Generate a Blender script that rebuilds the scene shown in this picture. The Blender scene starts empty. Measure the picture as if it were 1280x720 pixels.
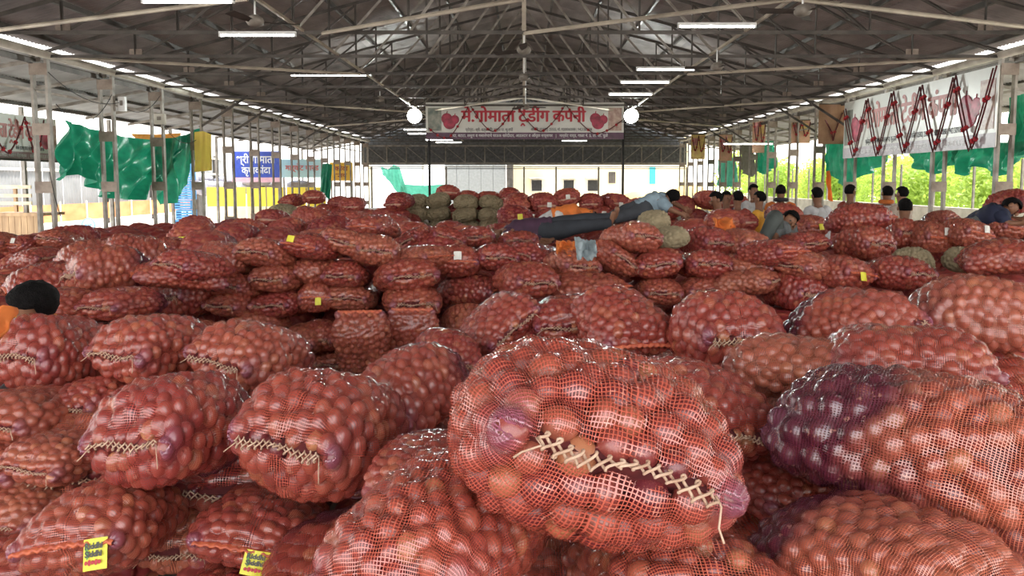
import bpy, bmesh, math, random
import numpy as np
from mathutils import Vector, Matrix, Euler, noise

scene = bpy.context.scene
COL = scene.collection
PI = math.pi
rnd = random.Random(7)

# ------------------------------------------------------------------ camera
FPX, CAMZ = 900.0, 1.62
PITCH = math.radians(4.5)
CX, CY = 655.0, 299.0
cam_data = bpy.data.cameras.new('camera')
cam_data.sensor_width = 36
cam_data.lens = 36 * FPX / 1280
cam_data.shift_x = -15 / 1280
cam_data.shift_y = -61 / 1280
cam_data.clip_start = 0.05
cam_data.clip_end = 400
cam = bpy.data.objects.new('camera', cam_data)
cam.location = (0, 0, CAMZ)
cam.rotation_euler = (PI / 2 - PITCH, 0, 0)
COL.objects.link(cam)
scene.camera = cam
cp, sp_ = math.cos(PITCH), math.sin(PITCH)


def at(px, py, d):
    xl, yl = (px - CX) / FPX, (CY - py) / FPX
    dy = cp + yl * sp_
    t = d / dy
    return Vector((xl * t, d, CAMZ + (-sp_ + yl * cp) * t))


def at_x(px, py, X):
    """the point of pixel (px, py) on the plane x = X"""
    xl, yl = (px - CX) / FPX, (CY - py) / FPX
    t = X / xl
    return Vector((X, (cp + yl * sp_) * t, CAMZ + (-sp_ + yl * cp) * t))


def proj(P):
    """P: (n,3) array -> pixel x, y, depth"""
    dx, dy, dz = P[:, 0], P[:, 1], P[:, 2] - CAMZ
    w = dy * cp - dz * sp_
    v = dy * sp_ + dz * cp
    return CX + FPX * dx / w, CY - FPX * v / w, w


# ------------------------------------------------------------------ light
world = bpy.data.worlds.new('overcast_sky')
scene.world = world
world.use_nodes = True
wn = world.node_tree
bg = wn.nodes['Background']
tc = wn.nodes.new('ShaderNodeTexCoord')
sx_ = wn.nodes.new('ShaderNodeSeparateXYZ')
wn.links.new(tc.outputs['Generated'], sx_.inputs[0])
rp = wn.nodes.new('ShaderNodeValToRGB')
rp.color_ramp.elements[0].position = 0.0
rp.color_ramp.elements[0].color = (1.0, .96, .90, 1)
rp.color_ramp.elements[1].position = 0.6
rp.color_ramp.elements[1].color = (.88, .94, 1.0, 1)
wn.links.new(sx_.outputs['Z'], rp.inputs[0])
wn.links.new(rp.outputs[0], bg.inputs['Color'])
bg.inputs['Strength'].default_value = 1.5
sun_d = bpy.data.lights.new('sun', 'SUN')
sun_d.energy = 3.2
sun_d.angle = math.radians(6)
sun_d.color = (1, .93, .82)
sun = bpy.data.objects.new('sun', sun_d)
sun.rotation_euler = (0, math.radians(28), 0)
COL.objects.link(sun)
scene.view_settings.view_transform = 'Standard'
scene.view_settings.look = 'None'
scene.view_settings.gamma = 1
scene.view_settings.use_curve_mapping = False
scene.view_settings.exposure = 1.42

# ------------------------------------------------------------------ helpers


class NT:
    def __init__(self, nt):
        self.nt = nt

    def n(self, t, **kw):
        nd = self.nt.nodes.new(t)
        for k, v in kw.items():
            setattr(nd, k, v)
        return nd

    def l(self, a, b):
        self.nt.links.new(a, b)

    def math(self, op, a, b=None, c=None, clamp=False):
        nd = self.n('ShaderNodeMath', operation=op, use_clamp=clamp)
        for i, v in enumerate((a, b, c)):
            if v is None:
                continue
            if isinstance(v, (int, float)):
                nd.inputs[i].default_value = v
            else:
                self.l(v, nd.inputs[i])
        return nd.outputs[0]

    def mix(self, f, a, b, mode='MIX'):
        nd = self.n('ShaderNodeMix', data_type='RGBA', blend_type=mode)
        for s, v in ((nd.inputs[0], f), (nd.inputs[6], a), (nd.inputs[7], b)):
            if isinstance(v, (int, float)):
                s.default_value = v
            elif isinstance(v, tuple):
                s.default_value = (*v[:3], 1)
            else:
                self.l(v, s)
        return nd.outputs[2]

    def noise(self, scale, detail=3, vec=None, rough=.5):
        nd = self.n('ShaderNodeTexNoise')
        nd.inputs['Scale'].default_value = scale
        nd.inputs['Detail'].default_value = detail
        nd.inputs['Roughness'].default_value = rough
        if vec is not None:
            self.l(vec, nd.inputs['Vector'])
        return nd.outputs['Fac']


MATS = {}


def mat(name, col, rough=.6, metal=0.0, var=.15, scale=6, col2=None, bump=0.0, bscale=40, emit=None, es=0, stretch=None,
        trans=0.0, spec=.5):
    """procedural principled material, colour mottled by noise"""
    if name in MATS:
        return MATS[name]
    m = bpy.data.materials.new(name)
    m.use_nodes = True
    g = NT(m.node_tree)
    b = m.node_tree.nodes['Principled BSDF']
    tcn = g.n('ShaderNodeTexCoord')
    vec = tcn.outputs['Object']
    if stretch:
        mp = g.n('ShaderNodeMapping')
        mp.inputs['Scale'].default_value = stretch
        g.l(vec, mp.inputs[0])
        vec = mp.outputs[0]
    f = g.noise(scale, 4, vec)
    rr = g.n('ShaderNodeMapRange')
    rr.inputs[1].default_value = .35
    rr.inputs[2].default_value = .65
    g.l(f, rr.inputs[0])
    c2 = col2 or tuple(max(0, c * (1 - 2 * var)) for c in col)
    c1 = col if col2 else tuple(min(1, c * (1 + var)) for c in col)
    g.l(g.mix(rr.outputs[0], c1, c2), b.inputs['Base Color'])
    b.inputs['Roughness'].default_value = rough
    b.inputs['Metallic'].default_value = metal
    b.inputs['Specular IOR Level'].default_value = spec
    if trans:
        b.inputs['Transmission Weight'].default_value = 0
        tr = g.n('ShaderNodeBsdfTranslucent')
        tr.inputs[0].default_value = (*col[:3], 1)
        ms = g.n('ShaderNodeMixShader')
        ms.inputs[0].default_value = trans
        out = m.node_tree.nodes['Material Output']
        g.l(b.outputs[0], ms.inputs[1])
        g.l(tr.outputs[0], ms.inputs[2])
        g.l(ms.outputs[0], out.inputs[0])
    if bump:
        bn = g.n('ShaderNodeBump')
        bn.inputs['Strength'].default_value = bump
        bn.inputs['Distance'].default_value = .01
        g.l(g.noise(bscale, 3, vec), bn.inputs['Height'])
        g.l(bn.outputs[0], b.inputs['Normal'])
    if emit:
        b.inputs['Emission Color'].default_value = (*emit, 1)
        b.inputs['Emission Strength'].default_value = es
    MATS[name] = m
    return m


class MB:
    def __init__(self):
        self.v, self.f = [], []

    def add(self, vs, fs):
        o = len(self.v)
        self.v += [tuple(v) for v in vs]
        self.f += [tuple(i + o for i in f) for f in fs]
        return self

    def box(self, c, s, rot=None):
        hx, hy, hz = s[0] / 2, s[1] / 2, s[2] / 2
        vs = [Vector((x, y, z)) for x in (-hx, hx) for y in (-hy, hy) for z in (-hz, hz)]
        if rot:
            R = Euler(rot).to_matrix()
            vs = [R @ v for v in vs]
        c = Vector(c)
        return self.add([v + c for v in vs], [(0, 1, 3, 2), (4, 6, 7, 5), (0, 4, 5, 1), (2, 3, 7, 6), (0, 2, 6, 4), (1, 5, 7, 3)])

    def beam(self, a, b, w, h=None):
        a, b = Vector(a), Vector(b)
        h = h or w
        d = (b - a).normalized()
        up = Vector((0, 0, 1)) if abs(d.z) < .95 else Vector((0, 1, 0))
        s = d.cross(up).normalized()
        u = s.cross(d)
        vs = [p + s * (i * w / 2) + u * (j * h / 2) for p in (a, b) for i, j in ((-1, -1), (1, -1), (1, 1), (-1, 1))]
        return self.add(vs, [(3, 2, 1, 0), (4, 5, 6, 7), (0, 1, 5, 4), (1, 2, 6, 5), (2, 3, 7, 6), (3, 0, 4, 7)])

    def angle(self, a, b, w, t=.012):
        """an L section bar"""
        a, b = Vector(a), Vector(b)
        d = (b - a).normalized()
        up = Vector((0, 0, 1)) if abs(d.z) < .95 else Vector((0, 1, 0))
        s = d.cross(up).normalized()
        u = s.cross(d)
        self.beam(a, b, w, t)
        o = s * (w / 2 - t / 2) + u * (-w / 2)
        return self.beam(a + o, b + o, t, w)

    def tube(self, pts, r, n=8, cap=True, closed=False):
        pts = [Vector(p) for p in pts]
        rs = r if isinstance(r, (list, tuple)) else [r] * len(pts)
        o = len(self.v)
        N = len(pts)
        prev = None
        for i, p in enumerate(pts):
            if closed:
                d = pts[(i + 1) % N] - pts[i - 1]
            else:
                d = pts[min(i + 1, N - 1)] - pts[max(i - 1, 0)]
            if d.length < 1e-9:
                d = Vector((0, 0, 1))
            d.normalize()
            if prev is None:
                up = Vector((0, 0, 1)) if abs(d.z) < .9 else Vector((1, 0, 0))
                s = d.cross(up).normalized()
            else:
                s = (prev - d * prev.dot(d))
                s = s.normalized() if s.length > 1e-6 else d.orthogonal().normalized()
            prev = s
            u = s.cross(d)
            for k in range(n):
                a = 2 * PI * k / n
                self.v.append(tuple(p + (s * math.cos(a) + u * math.sin(a)) * rs[i]))
        for i in range(N if closed else N - 1):
            j = (i + 1) % N
            for k in range(n):
                k2 = (k + 1) % n
                self.f.append((o + i * n + k, o + i * n + k2, o + j * n + k2, o + j * n + k))
        if cap and not closed:
            self.f.append(tuple(o + k for k in range(n))[::-1])
            self.f.append(tuple(o + (N - 1) * n + k for k in range(n)))
        return self

    def lathe(self, prof, n=16, c=(0, 0, 0), axis='Z'):
        o = len(self.v)
        c = Vector(c)
        for r, z in prof:
            for k in range(n):
                a = 2 * PI * k / n
                p = Vector((r * math.cos(a), r * math.sin(a), z))
                if axis == 'Y':
                    p = Vector((p.x, p.z, p.y))
                if axis == 'X':
                    p = Vector((p.z, p.x, p.y))
                self.v.append(tuple(p + c))
        for i in range(len(prof) - 1):
            for k in range(n):
                k2 = (k + 1) % n
                self.f.append((o + i * n + k, o + i * n + k2, o + (i + 1) * n + k2, o + (i + 1) * n + k))
        return self

    def ball(self, c, r, n=10, m=6):
        r = r if isinstance(r, (tuple, list)) else (r, r, r)
        o = len(self.v)
        c = Vector(c)
        self.v.append(tuple(c + Vector((0, 0, r[2]))))
        for i in range(1, m):
            a = PI * i / m
            for k in range(n):
                b = 2 * PI * k / n
                self.v.append(tuple(c + Vector((r[0] * math.sin(a) * math.cos(b), r[1] * math.sin(a) * math.sin(b), r[2] * math.cos(a)))))
        self.v.append(tuple(c - Vector((0, 0, r[2]))))
        for k in range(n):
            k2 = (k + 1) % n
            self.f.append((o, o + 1 + k, o + 1 + k2))
            for i in range(m - 2):
                self.f.append((o + 1 + i * n + k, o + 1 + (i + 1) * n + k, o + 1 + (i + 1) * n + k2, o + 1 + i * n + k2))
            self.f.append((o + 1 + (m - 2) * n + k, o + 1 + (m - 1) * n, o + 1 + (m - 2) * n + k2))
        return self

    def mesh(self, name, m=None, smooth=False):
        me = bpy.data.meshes.new(name)
        me.from_pydata(self.v, [], self.f)
        if m:
            me.materials.append(m)
        if smooth:
            me.polygons.foreach_set('use_smooth', [True] * len(me.polygons))
        me.update()
        return me

    def build(self, name, m=None, parent=None, smooth=False, loc=None):
        return link(name, self.mesh(name, m, smooth), parent, loc)


def link(name, data, parent=None, loc=None):
    o = bpy.data.objects.new(name, data)
    COL.objects.link(o)
    if parent:
        o.parent = parent
    if loc is not None:
        o.location = loc
    return o


def empty(name, loc=(0, 0, 0), rot=(0, 0, 0)):
    o = bpy.data.objects.new(name, None)
    o.empty_display_size = .1
    o.location = loc
    o.rotation_euler = rot
    COL.objects.link(o)
    return o


def tag(o, label=None, cat=None, group=None, kind=None):
    for k, v in (('label', label), ('category', cat), ('group', group), ('kind', kind)):
        if v:
            o[k] = v
    return o


KIDS = {}


def copy_tree(o, parent=None):
    c = o.copy()
    COL.objects.link(c)
    if parent:
        c.parent = parent
    for ch in list(o.children):
        copy_tree(ch, c)
    return c


def text_mesh(body, size, m, bold=0.0, ext=.002, align='CENTER', sx=1.0):
    c = bpy.data.curves.new('lettering', 'FONT')
    c.body = body
    c.size = size
    c.offset = bold
    c.extrude = ext
    c.align_x = align
    c.resolution_u = 3
    o = bpy.data.objects.new('lettering_source', c)
    COL.objects.link(o)
    bpy.context.view_layer.update()
    me = bpy.data.meshes.new_from_object(o.evaluated_get(bpy.context.evaluated_depsgraph_get()))
    bpy.data.objects.remove(o)
    bpy.data.curves.remove(c)
    n = len(me.vertices)
    co = np.empty(n * 3)
    me.vertices.foreach_get('co', co)
    co = co.reshape(-1, 3)
    co[:, 0] *= sx
    me.vertices.foreach_set('co', co.ravel())
    me.materials.clear()
    me.materials.append(m)
    me.name = 'lettering'
    me.update()
    return me, (co[:, 0].min(), co[:, 0].max(), co[:, 1].min(), co[:, 1].max())


ORD = ['first', 'second', 'third', 'fourth', 'fifth', 'sixth', 'seventh', 'eighth', 'ninth', 'tenth', 'eleventh',
       'twelfth', 'thirteenth', 'fourteenth', 'fifteenth', 'sixteenth']
# ------------------------------------------------------------------ materials of the shed
M_steel = mat('weathered_steel', (.115, .098, .085), .55, .3, col2=(.055, .047, .04), scale=3)
M_steel_pale = mat('dusty_grey_paint', (.36, .33, .29), .6, .1, col2=(.2, .17, .14), scale=4)
M_steel_light = mat('pale_dusty_steel', (.55, .48, .38), .6, .1, col2=(.33, .28, .22), scale=2)
M_plate = mat('brown_batten_plate', (.33, .27, .22), .6, .2, col2=(.2, .15, .12), scale=5)
M_roof = mat('underside_of_aged_roof_sheet', (.37, .32, .295), .6, .1, col2=(.17, .15, .148), scale=1.3, stretch=(1, .4, 1))
M_roof_out = mat('pale_roof_sheet', (.42, .40, .38), .6, .1, col2=(.3, .28, .26), scale=1.5)
M_gutter = mat('cream_gutter', (.72, .68, .58), .5, 0, col2=(.5, .46, .38), scale=3)
M_floor = mat('dusty_concrete', (.28, .22, .18), .85, 0, col2=(.17, .13, .11), scale=3, bump=.3)
M_road = mat('pale_dry_ground', (.75, .72, .68), .9, 0, col2=(.6, .57, .52), scale=.8, bump=.2)
M_conc = mat('pale_concrete', (.68, .64, .57), .85, 0, col2=(.5, .47, .4), scale=3)
M_white = mat('white_plastic', (.8, .8, .78), .4, 0, var=.05)
M_tube = mat('lit_tube', (1, 1, 1), .5, 0, var=0, emit=(1, .98, .95), es=9)
M_flood = mat('lit_floodlight_glass', (1, 1, 1), .5, 0, var=0, emit=(.93, 1, .95), es=60)
M_green = mat('green_tarpaulin', (.02, .34, .19), .32, 0, col2=(.01, .18, .11), scale=5, trans=.3, bump=.25, bscale=25)
M_greenpale = mat('pale_green_shade_net', (.10, .42, .30), .5, 0, col2=(.06, .3, .22), scale=6, trans=.4)
M_greytarp = mat('grey_tarpaulin', (.2, .19, .15), .6, 0, col2=(.12, .12, .09), scale=5, trans=.25)
M_brown = mat('brown_poster_back', (.42, .24, .14), .7, 0, col2=(.3, .16, .09), scale=4, trans=.2)
M_wood = mat('raw_plank_wood', (.55, .36, .2), .7, 0, col2=(.36, .22, .12), scale=6, stretch=(1, 1, .2))
M_black = mat('dark_iron', (.025, .024, .024), .5, .3, var=.2)
M_red_ink = mat('red_banner_ink', (.5, .012, .03), .45, 0, var=.05)
M_fade_ink = mat('faded_red_banner_ink', (.55, .22, .20), .5, 0, var=.12, scale=2)
M_black_ink = mat('dark_banner_ink', (.05, .045, .05), .5, 0, var=.05)
M_white_ink = mat('white_banner_ink', (.75, .75, .75), .5, 0, var=.05)
M_vinyl = mat('white_banner_vinyl', (.68, .68, .63), .35, 0, var=.04, scale=1.5)
M_purple = mat('purple_banner_strip', (.10, .035, .075), .4, 0, var=.15)

# ------------------------------------------------------------------ ground, floor, roof
EX, EZ, RZ = 10.0, 4.34, 7.0         # eave x, eave z, ridge z
Y0, Y1 = -4.0, 46.0
o = MB().box((0, 20.8, -.15), (21.4, 51.6, .3)).build('floor', M_floor)
tag(o, kind='structure')
o = MB().box((0, 30, -.65), (160, 140, .3)).build('ground', M_road)
tag(o, kind='structure')


def corrugated(Lx, Wy, n=9, amp=.018):
    mb = MB()
    vs, fs = [], []
    for i in range(n * 4 + 1):
        y = Wy * i / (n * 4)
        z = amp * math.sin(i * PI / 2)
        vs += [(0, y, z), (Lx, y, z)]
    for i in range(n * 4):
        fs.append((2 * i, 2 * i + 1, 2 * i + 3, 2 * i + 2))
    return mb.add(vs, fs)


slope_len = math.hypot(EX, RZ - EZ)
slope = math.atan2(RZ - EZ, EX)
NR, NY = 4, 50
sheet_me = corrugated(slope_len / NR + .12, 1.03).mesh('roof_sheet', M_roof, True)
over_me = corrugated(3.7, 1.03).mesh('roof_sheet', M_roof_out, True)
ceil_l = tag(empty('ceiling'), kind='structure')
ceil_r = tag(empty('ceiling'), kind='structure')
for side, root in ((-1, ceil_l), (1, ceil_r)):
    for j in range(NY):
        y = Y0 + j * 1.0
        for i in range(NR):
            t = i / NR
            x = EX * (1 - t)
            z = EZ + .12 + (RZ - EZ) * t + .012 * i + .006 * (j % 2)
            s = link('roof_sheet', sheet_me, root)
            if side < 0:
                s.location = (-x, y, z)
                s.rotation_euler = (0, -slope, 0)
            else:
                s.location = (x, y + 1.03, z)
                s.rotation_euler = (0, -slope, PI)
        s = link('roof_sheet', over_me, root)
        z = EZ - (.08 if side > 0 else .03) + .006 * (j % 2)
        s.location = (side * (EX + (.06 if side > 0 else -.12)), y + (1.03 if side < 0 else 0), z)
        s.rotation_euler = (0, math.radians(10), PI if side < 0 else 0)
    # purlins, gutter
    for k in range(8):
        t = (k + .35) / 8
        x = side * EX * (1 - t)
        z = EZ + (RZ - EZ) * t + .04
        MB().beam((x, Y0, z), (x, Y1, z), .06, .1).build('purlin', M_steel, root)
    for (xx, zz) in ((11.6, 3.98), (13.2, 3.68)):
        MB().beam((side * xx, Y0, zz), (side * xx, Y1, zz), .06, .1).build('purlin', M_steel, root)
    MB().tube([(side * 9.82, Y0, EZ - .1), (side * 9.82, Y1, EZ - .1)], .085, 10).build('gutter', M_gutter, root, True)
    MB().beam((side * 10.12, Y0, EZ - .22), (side * 10.12, Y1, EZ - .22), .06, .12).build('eave_beam', M_steel, root)
    MB().beam((side * 3.83, Y0, EZ - .1), (side * 3.83, Y1, EZ - .1), .045, .045).build('tie_bar', M_steel_light, root)

# ------------------------------------------------------------------ trusses
TY = [15.1 + 2.36 * k for k in range(-3, 14)]
ZT = EZ - .1


def make_truss():
    r = empty('roof_truss')
    MB().angle((-EX, 0, ZT), (EX, 0, ZT), .058).build('bottom_chord', M_steel, r)
    for s in (-1, 1):
        MB().angle((s * EX, 0, ZT + .06), (0, 0, RZ - .06), .065).build('rafter', M_steel, r)
    MB().beam((0, 0, ZT), (0, 0, RZ - .05), .07, .07).build('king_post', M_steel_light, r)
    n = 5
    for s in (-1, 1):
        for i in range(1, n):
            x = EX * i / n
            zt = RZ - (RZ - ZT) * i / n - .05
            MB().angle((s * x, 0, ZT), (s * x, 0, zt), .038).build('web_post', M_steel, r)
        for i in range(n - 1):
            xa, xb = EX * i / n, EX * (i + 1) / n
            za = RZ - (RZ - ZT) * i / n - .05
            MB().angle((s * xb, .03, ZT), (s * xa, .03, za), .042).build('web_diagonal', M_steel_pale if i < 2 else M_steel, r)
        MB().box((s * EX * .8, .0, ZT + .06), (.26, .02, .13)).build('gusset_plate', M_plate, r)
    # overhang strut
    for s in (-1, 1):
        MB().angle((s * EX, 0, ZT - .05), (s * 13.4, 0, 3.6), .07).build('overhang_rafter', M_steel_pale, r)
        MB().angle((s * (EX + .1), 0, 3.55), (s * 12.0, 0, 3.88), .05).build('overhang_strut', M_steel_pale, r)
    return r


truss0 = make_truss()
for k, y in enumerate(TY):
    t = truss0 if k == 0 else copy_tree(truss0)
    t.location = (0, y, 0)
    tag(t, 'steel roof truss of angle bars, %s truss counted from the camera' % (ORD[k] if k < 16 else 'last and farthest'), 'truss', 'roof trusses')
# plan bracing between the trusses
zb = ZT - .04
ys = TY[1]
for i, (a, b) in enumerate((((-9.6, TY[2]), (-3.9, TY[1])), ((-3.5, TY[2]), (0, TY[1])), ((0, TY[2]), (3.8, TY[1])), ((3.8, TY[1]), (9.6, TY[2])),
                            ((-9.6, TY[3]), (-3.9, TY[4])), ((3.9, TY[4]), (9.6, TY[3])), ((-9.6, TY[6]), (-3.9, TY[8])), ((-3.9, TY[8]), (0, TY[6])),
                            ((0, TY[6]), (3.9, TY[8])), ((3.9, TY[8]), (9.6, TY[6])), ((-9.6, TY[11]), (-3.9, TY[9])), ((3.9, TY[9]), (9.6, TY[11])),
                            ((-3.9, TY[9]), (3.9, TY[10])))):
    p = ceil_l if a[0] < 0 else ceil_r
    MB().tube([(a[0], a[1], zb), (b[0], b[1], zb)], .035, 6).build('brace', M_steel_light, p)
# raking struts from columns up to the trusses
for s, root in ((-1, ceil_l), (1, ceil_r)):
    for k in (6, 7, 10, 11):
        MB().beam((s * 9.9, TY[k], 3.3), (s * 8.4, TY[k], ZT), .06).build('knee_brace', M_steel, root)

# ------------------------------------------------------------------ columns
col0 = empty('lattice_column')
for s in (-1, 1):
    MB().box((s * .15, 0, ZT / 2), (.055, .11, ZT)).build('flange_post', M_steel_pale, col0)
for z in (.35, 1.52, 2.72, 3.95):
    MB().box((0, -.062, z), (.37, .012, .24)).build('batten_plate', M_plate, col0)
for s, nm in ((-1, 'left'), (1, 'right')):
    for k, y in enumerate(TY[1:]):
        c = col0 if (k == 0 and s < 0) else copy_tree(col0)
        c.location = (s * EX, y, 0)
        lb = 'tall twin-post steel lattice column, %s along the %s side' % (ORD[k] if k < 16 else 'last', nm)
        tag(c, lb, 'column', 'lattice columns on the %s' % nm)

# ------------------------------------------------------------------ far end: gable girder
wb = tag(empty('wall_back', (0, Y1 + .3, 0)), kind='structure')
gv = [(-EX - .4, 0, 2.75), (EX + .4, 0, 2.75), (EX + .4, 0, EZ + .1), (0, 0, RZ + .3), (-EX - .4, 0, EZ + .1)]
mbg = MB()
mbg.add(gv + [(x, .04, z) for x, y, z in gv], [(4, 3, 2, 1, 0), (5, 6, 7, 8, 9), (0, 1, 6, 5), (1, 2, 7, 6), (2, 3, 8, 7), (3, 4, 9, 8), (4, 0, 5, 9)])
M_gable = mat('dark_gable_sheet', (.12, .12, .12), .6, .2, var=.2)
mbg.build('gable_sheet', M_gable, wb)
for z in (2.85, 3.95):
    MB().box((0, -.1, z), (20.6, .1, .1)).build('girder_chord', M_steel_pale, wb)
for z in (2.62, 2.5):
    MB().box((0, -.16, z), (20.6, .1, .05)).build('lintel_rail', M_conc if z > 2.6 else M_steel, wb)
for i in range(17):
    x = -10 + i * 1.25
    MB().box((x, -.1, 3.4), (.07, .06, 1.1)).build('girder_post', M_steel_pale, wb)
    if i < 16:
        s = 1 if i < 8 else -1
        a, b = (x, x + 1.25) if s > 0 else (x + 1.25, x)
        MB().beam((a, -.12, 3.92), (b, -.12, 2.9), .06, .04).build('girder_diagonal', M_steel_pale, wb)
for i, px in enumerate((465, 558, 655, 695, 748, 858)):
    p = at(px, 240, Y1)
    o = MB().box((0, 0, 1.3), (.1, .1, 2.6)).build('end_post', M_steel_pale, None, loc=(p.x, Y1, 0))
    tag(o, 'thin grey steel post in the far open end, %s from the left' % ORD[i], 'post', 'far end posts')

# low parapets with fence posts, right and left outside
o = MB().box((14.2, 24, .15), (.25, 50, 1.3)).build('wall_right', M_conc)
tag(o, kind='structure')
for k in range(14):
    o = MB().box((0, 0, .8), (.06, .06, 1.6)).build('fence_post', M_steel_pale, None, loc=(14.2, 14 + k * 2.2, .7))
    tag(o, 'thin grey fence post on the right parapet, %s from the camera' % ORD[k], 'post', 'fence posts on the right parapet')
# ------------------------------------------------------------------ sack materials
def net_material():
    m = bpy.data.materials.new('red_onion_net')
    m.use_nodes = True
    g = NT(m.node_tree)
    b = m.node_tree.nodes['Principled BSDF']
    out = m.node_tree.nodes['Material Output']
    uv = g.n('ShaderNodeUVMap').outputs[0]
    xy = g.n('ShaderNodeSeparateXYZ')
    g.l(uv, xy.inputs[0])
    at_ = g.n('ShaderNodeAttribute', attribute_name='tint')   # r = dark panel, g = gathered ear, b = opening
    rgb = g.n('ShaderNodeSeparateColor')
    g.l(at_.outputs['Color'], rgb.inputs[0])
    dark, ear, slit = rgb.outputs[0], rgb.outputs[1], rgb.outputs[2]
    n1 = g.noise(9, 2, uv)
    wob = g.math('MULTIPLY', g.math('SUBTRACT', n1, .5), .012)
    dens = g.math('ADD', g.math('MULTIPLY', dark, .42), g.math('MULTIPLY', ear, .3))
    lines = []
    for ax, pitch, w in ((xy.outputs[0], .0088, .25), (xy.outputs[1], .0074, .27)):
        f = g.math('FRACT', g.math('DIVIDE', g.math('ADD', ax, wob), pitch))
        d = g.math('ABSOLUTE', g.math('SUBTRACT', f, .5))
        thr = g.math('SUBTRACT', .5 - w / 2, g.math('MULTIPLY', dens, .3))
        lines.append(g.math('GREATER_THAN', d, thr))
    a = g.math('MAXIMUM', lines[0], lines[1])
    a = g.math('MULTIPLY', a, g.math('SUBTRACT', 1, slit), clamp=True)
    oi = g.n('ShaderNodeObjectInfo')
    hue = g.n('ShaderNodeValToRGB')
    cr = hue.color_ramp
    cr.elements[0].color = (.42, .06, .045, 1)
    cr.elements[1].color = (.60, .18, .10, 1)
    e = cr.elements.new(.5)
    e.color = (.50, .10, .06, 1)
    g.l(oi.outputs['Random'], hue.inputs[0])
    c = g.mix(dark, hue.outputs[0], (.11, .018, .035))
    c = g.mix(g.math('MULTIPLY', ear, .75, clamp=True), c, (.25, .09, .17))
    n2 = g.noise(30, 2, uv)
    c = g.mix(g.math('MULTIPLY', g.math('GREATER_THAN', n2, .66), .35), c, (.8, .4, .3))
    g.l(c, b.inputs['Base Color'])
    b.inputs['Roughness'].default_value = .24
    b.inputs['Specular IOR Level'].default_value = 1.0
    b.inputs['Coat Weight'].default_value = .4
    b.inputs['Coat Roughness'].default_value = .15
    bn = g.n('ShaderNodeBump')
    bn.inputs['Strength'].default_value = .5
    bn.inputs['Distance'].default_value = .004
    mp = g.n('ShaderNodeMapping')
    mp.inputs['Scale'].default_value = (6, 110, 1)
    g.l(uv, mp.inputs[0])
    g.l(g.noise(1, 3, mp.outputs[0]), bn.inputs['Height'])
    g.l(bn.outputs[0], b.inputs['Normal'])
    tr = g.n('ShaderNodeBsdfTransparent')
    ms = g.n('ShaderNodeMixShader')
    g.l(a, ms.inputs[0])
    g.l(tr.outputs[0], ms.inputs[1])
    g.l(b.outputs[0], ms.inputs[2])
    g.l(ms.outputs[0], out.inputs[0])
    return m


def onion_material(name, joined, net=0.0):
    m = bpy.data.materials.new(name)
    m.use_nodes = True
    g = NT(m.node_tree)
    b = m.node_tree.nodes['Principled BSDF']
    tcn = g.n('ShaderNodeTexCoord')
    if joined:
        at_ = g.n('ShaderNodeAttribute', attribute_name='tint')
        rgb = g.n('ShaderNodeSeparateColor')
        g.l(at_.outputs['Color'], rgb.inputs[0])
        rv = rgb.outputs[0]
    else:
        rv = g.n('ShaderNodeObjectInfo').outputs['Random']
    r = g.n('ShaderNodeValToRGB')
    cr = r.color_ramp
    cr.elements[0].color = (.13, .012, .025, 1)
    cr.elements[1].color = (.62, .27, .12, 1)
    for p, c in ((.3, (.26, .04, .04)), (.6, (.33, .065, .045)), (.85, (.46, .14, .08))):
        e = cr.elements.new(p)
        e.color = (*c, 1)
    g.l(rv, r.inputs[0])
    mp = g.n('ShaderNodeMapping')
    mp.inputs['Scale'].default_value = (1, 1, .25) if not joined else (1, 1, 1)
    g.l(tcn.outputs['Object'], mp.inputs[0])
    f1 = g.noise(110 if not joined else 60, 3, mp.outputs[0])
    f2 = g.noise(22, 2, tcn.outputs['Object'])
    c = g.mix(g.math('MULTIPLY', f1, .55), r.outputs[0], (.15, .018, .02))
    c = g.mix(g.math('MULTIPLY', g.math('GREATER_THAN', f2, .62), .45), c, (.55, .26, .13))
    if net:
        at2 = g.n('ShaderNodeAttribute', attribute_name='tint')
        r2 = g.n('ShaderNodeSeparateColor')
        g.l(at2.outputs['Color'], r2.inputs[0])
        oi = g.n('ShaderNodeObjectInfo')
        hue = g.n('ShaderNodeValToRGB')
        hue.color_ramp.elements[0].color = (.27, .022, .028, 1)
        hue.color_ramp.elements[1].color = (.55, .12, .075, 1)
        g.l(oi.outputs['Random'], hue.inputs[0])
        c = g.mix(net, c, hue.outputs[0])
        c = g.mix(g.math('MULTIPLY', r2.outputs[1], .75), c, (.13, .03, .045))
        c = g.mix(g.math('MULTIPLY', r2.outputs[2], .9), c, (.62, .42, .3))
    g.l(c, b.inputs['Base Color'])
    b.inputs['Roughness'].default_value = .45 if net else .3
    b.inputs['Specular IOR Level'].default_value = .5 if net else .8
    MATS[name] = m
    return m


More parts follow.
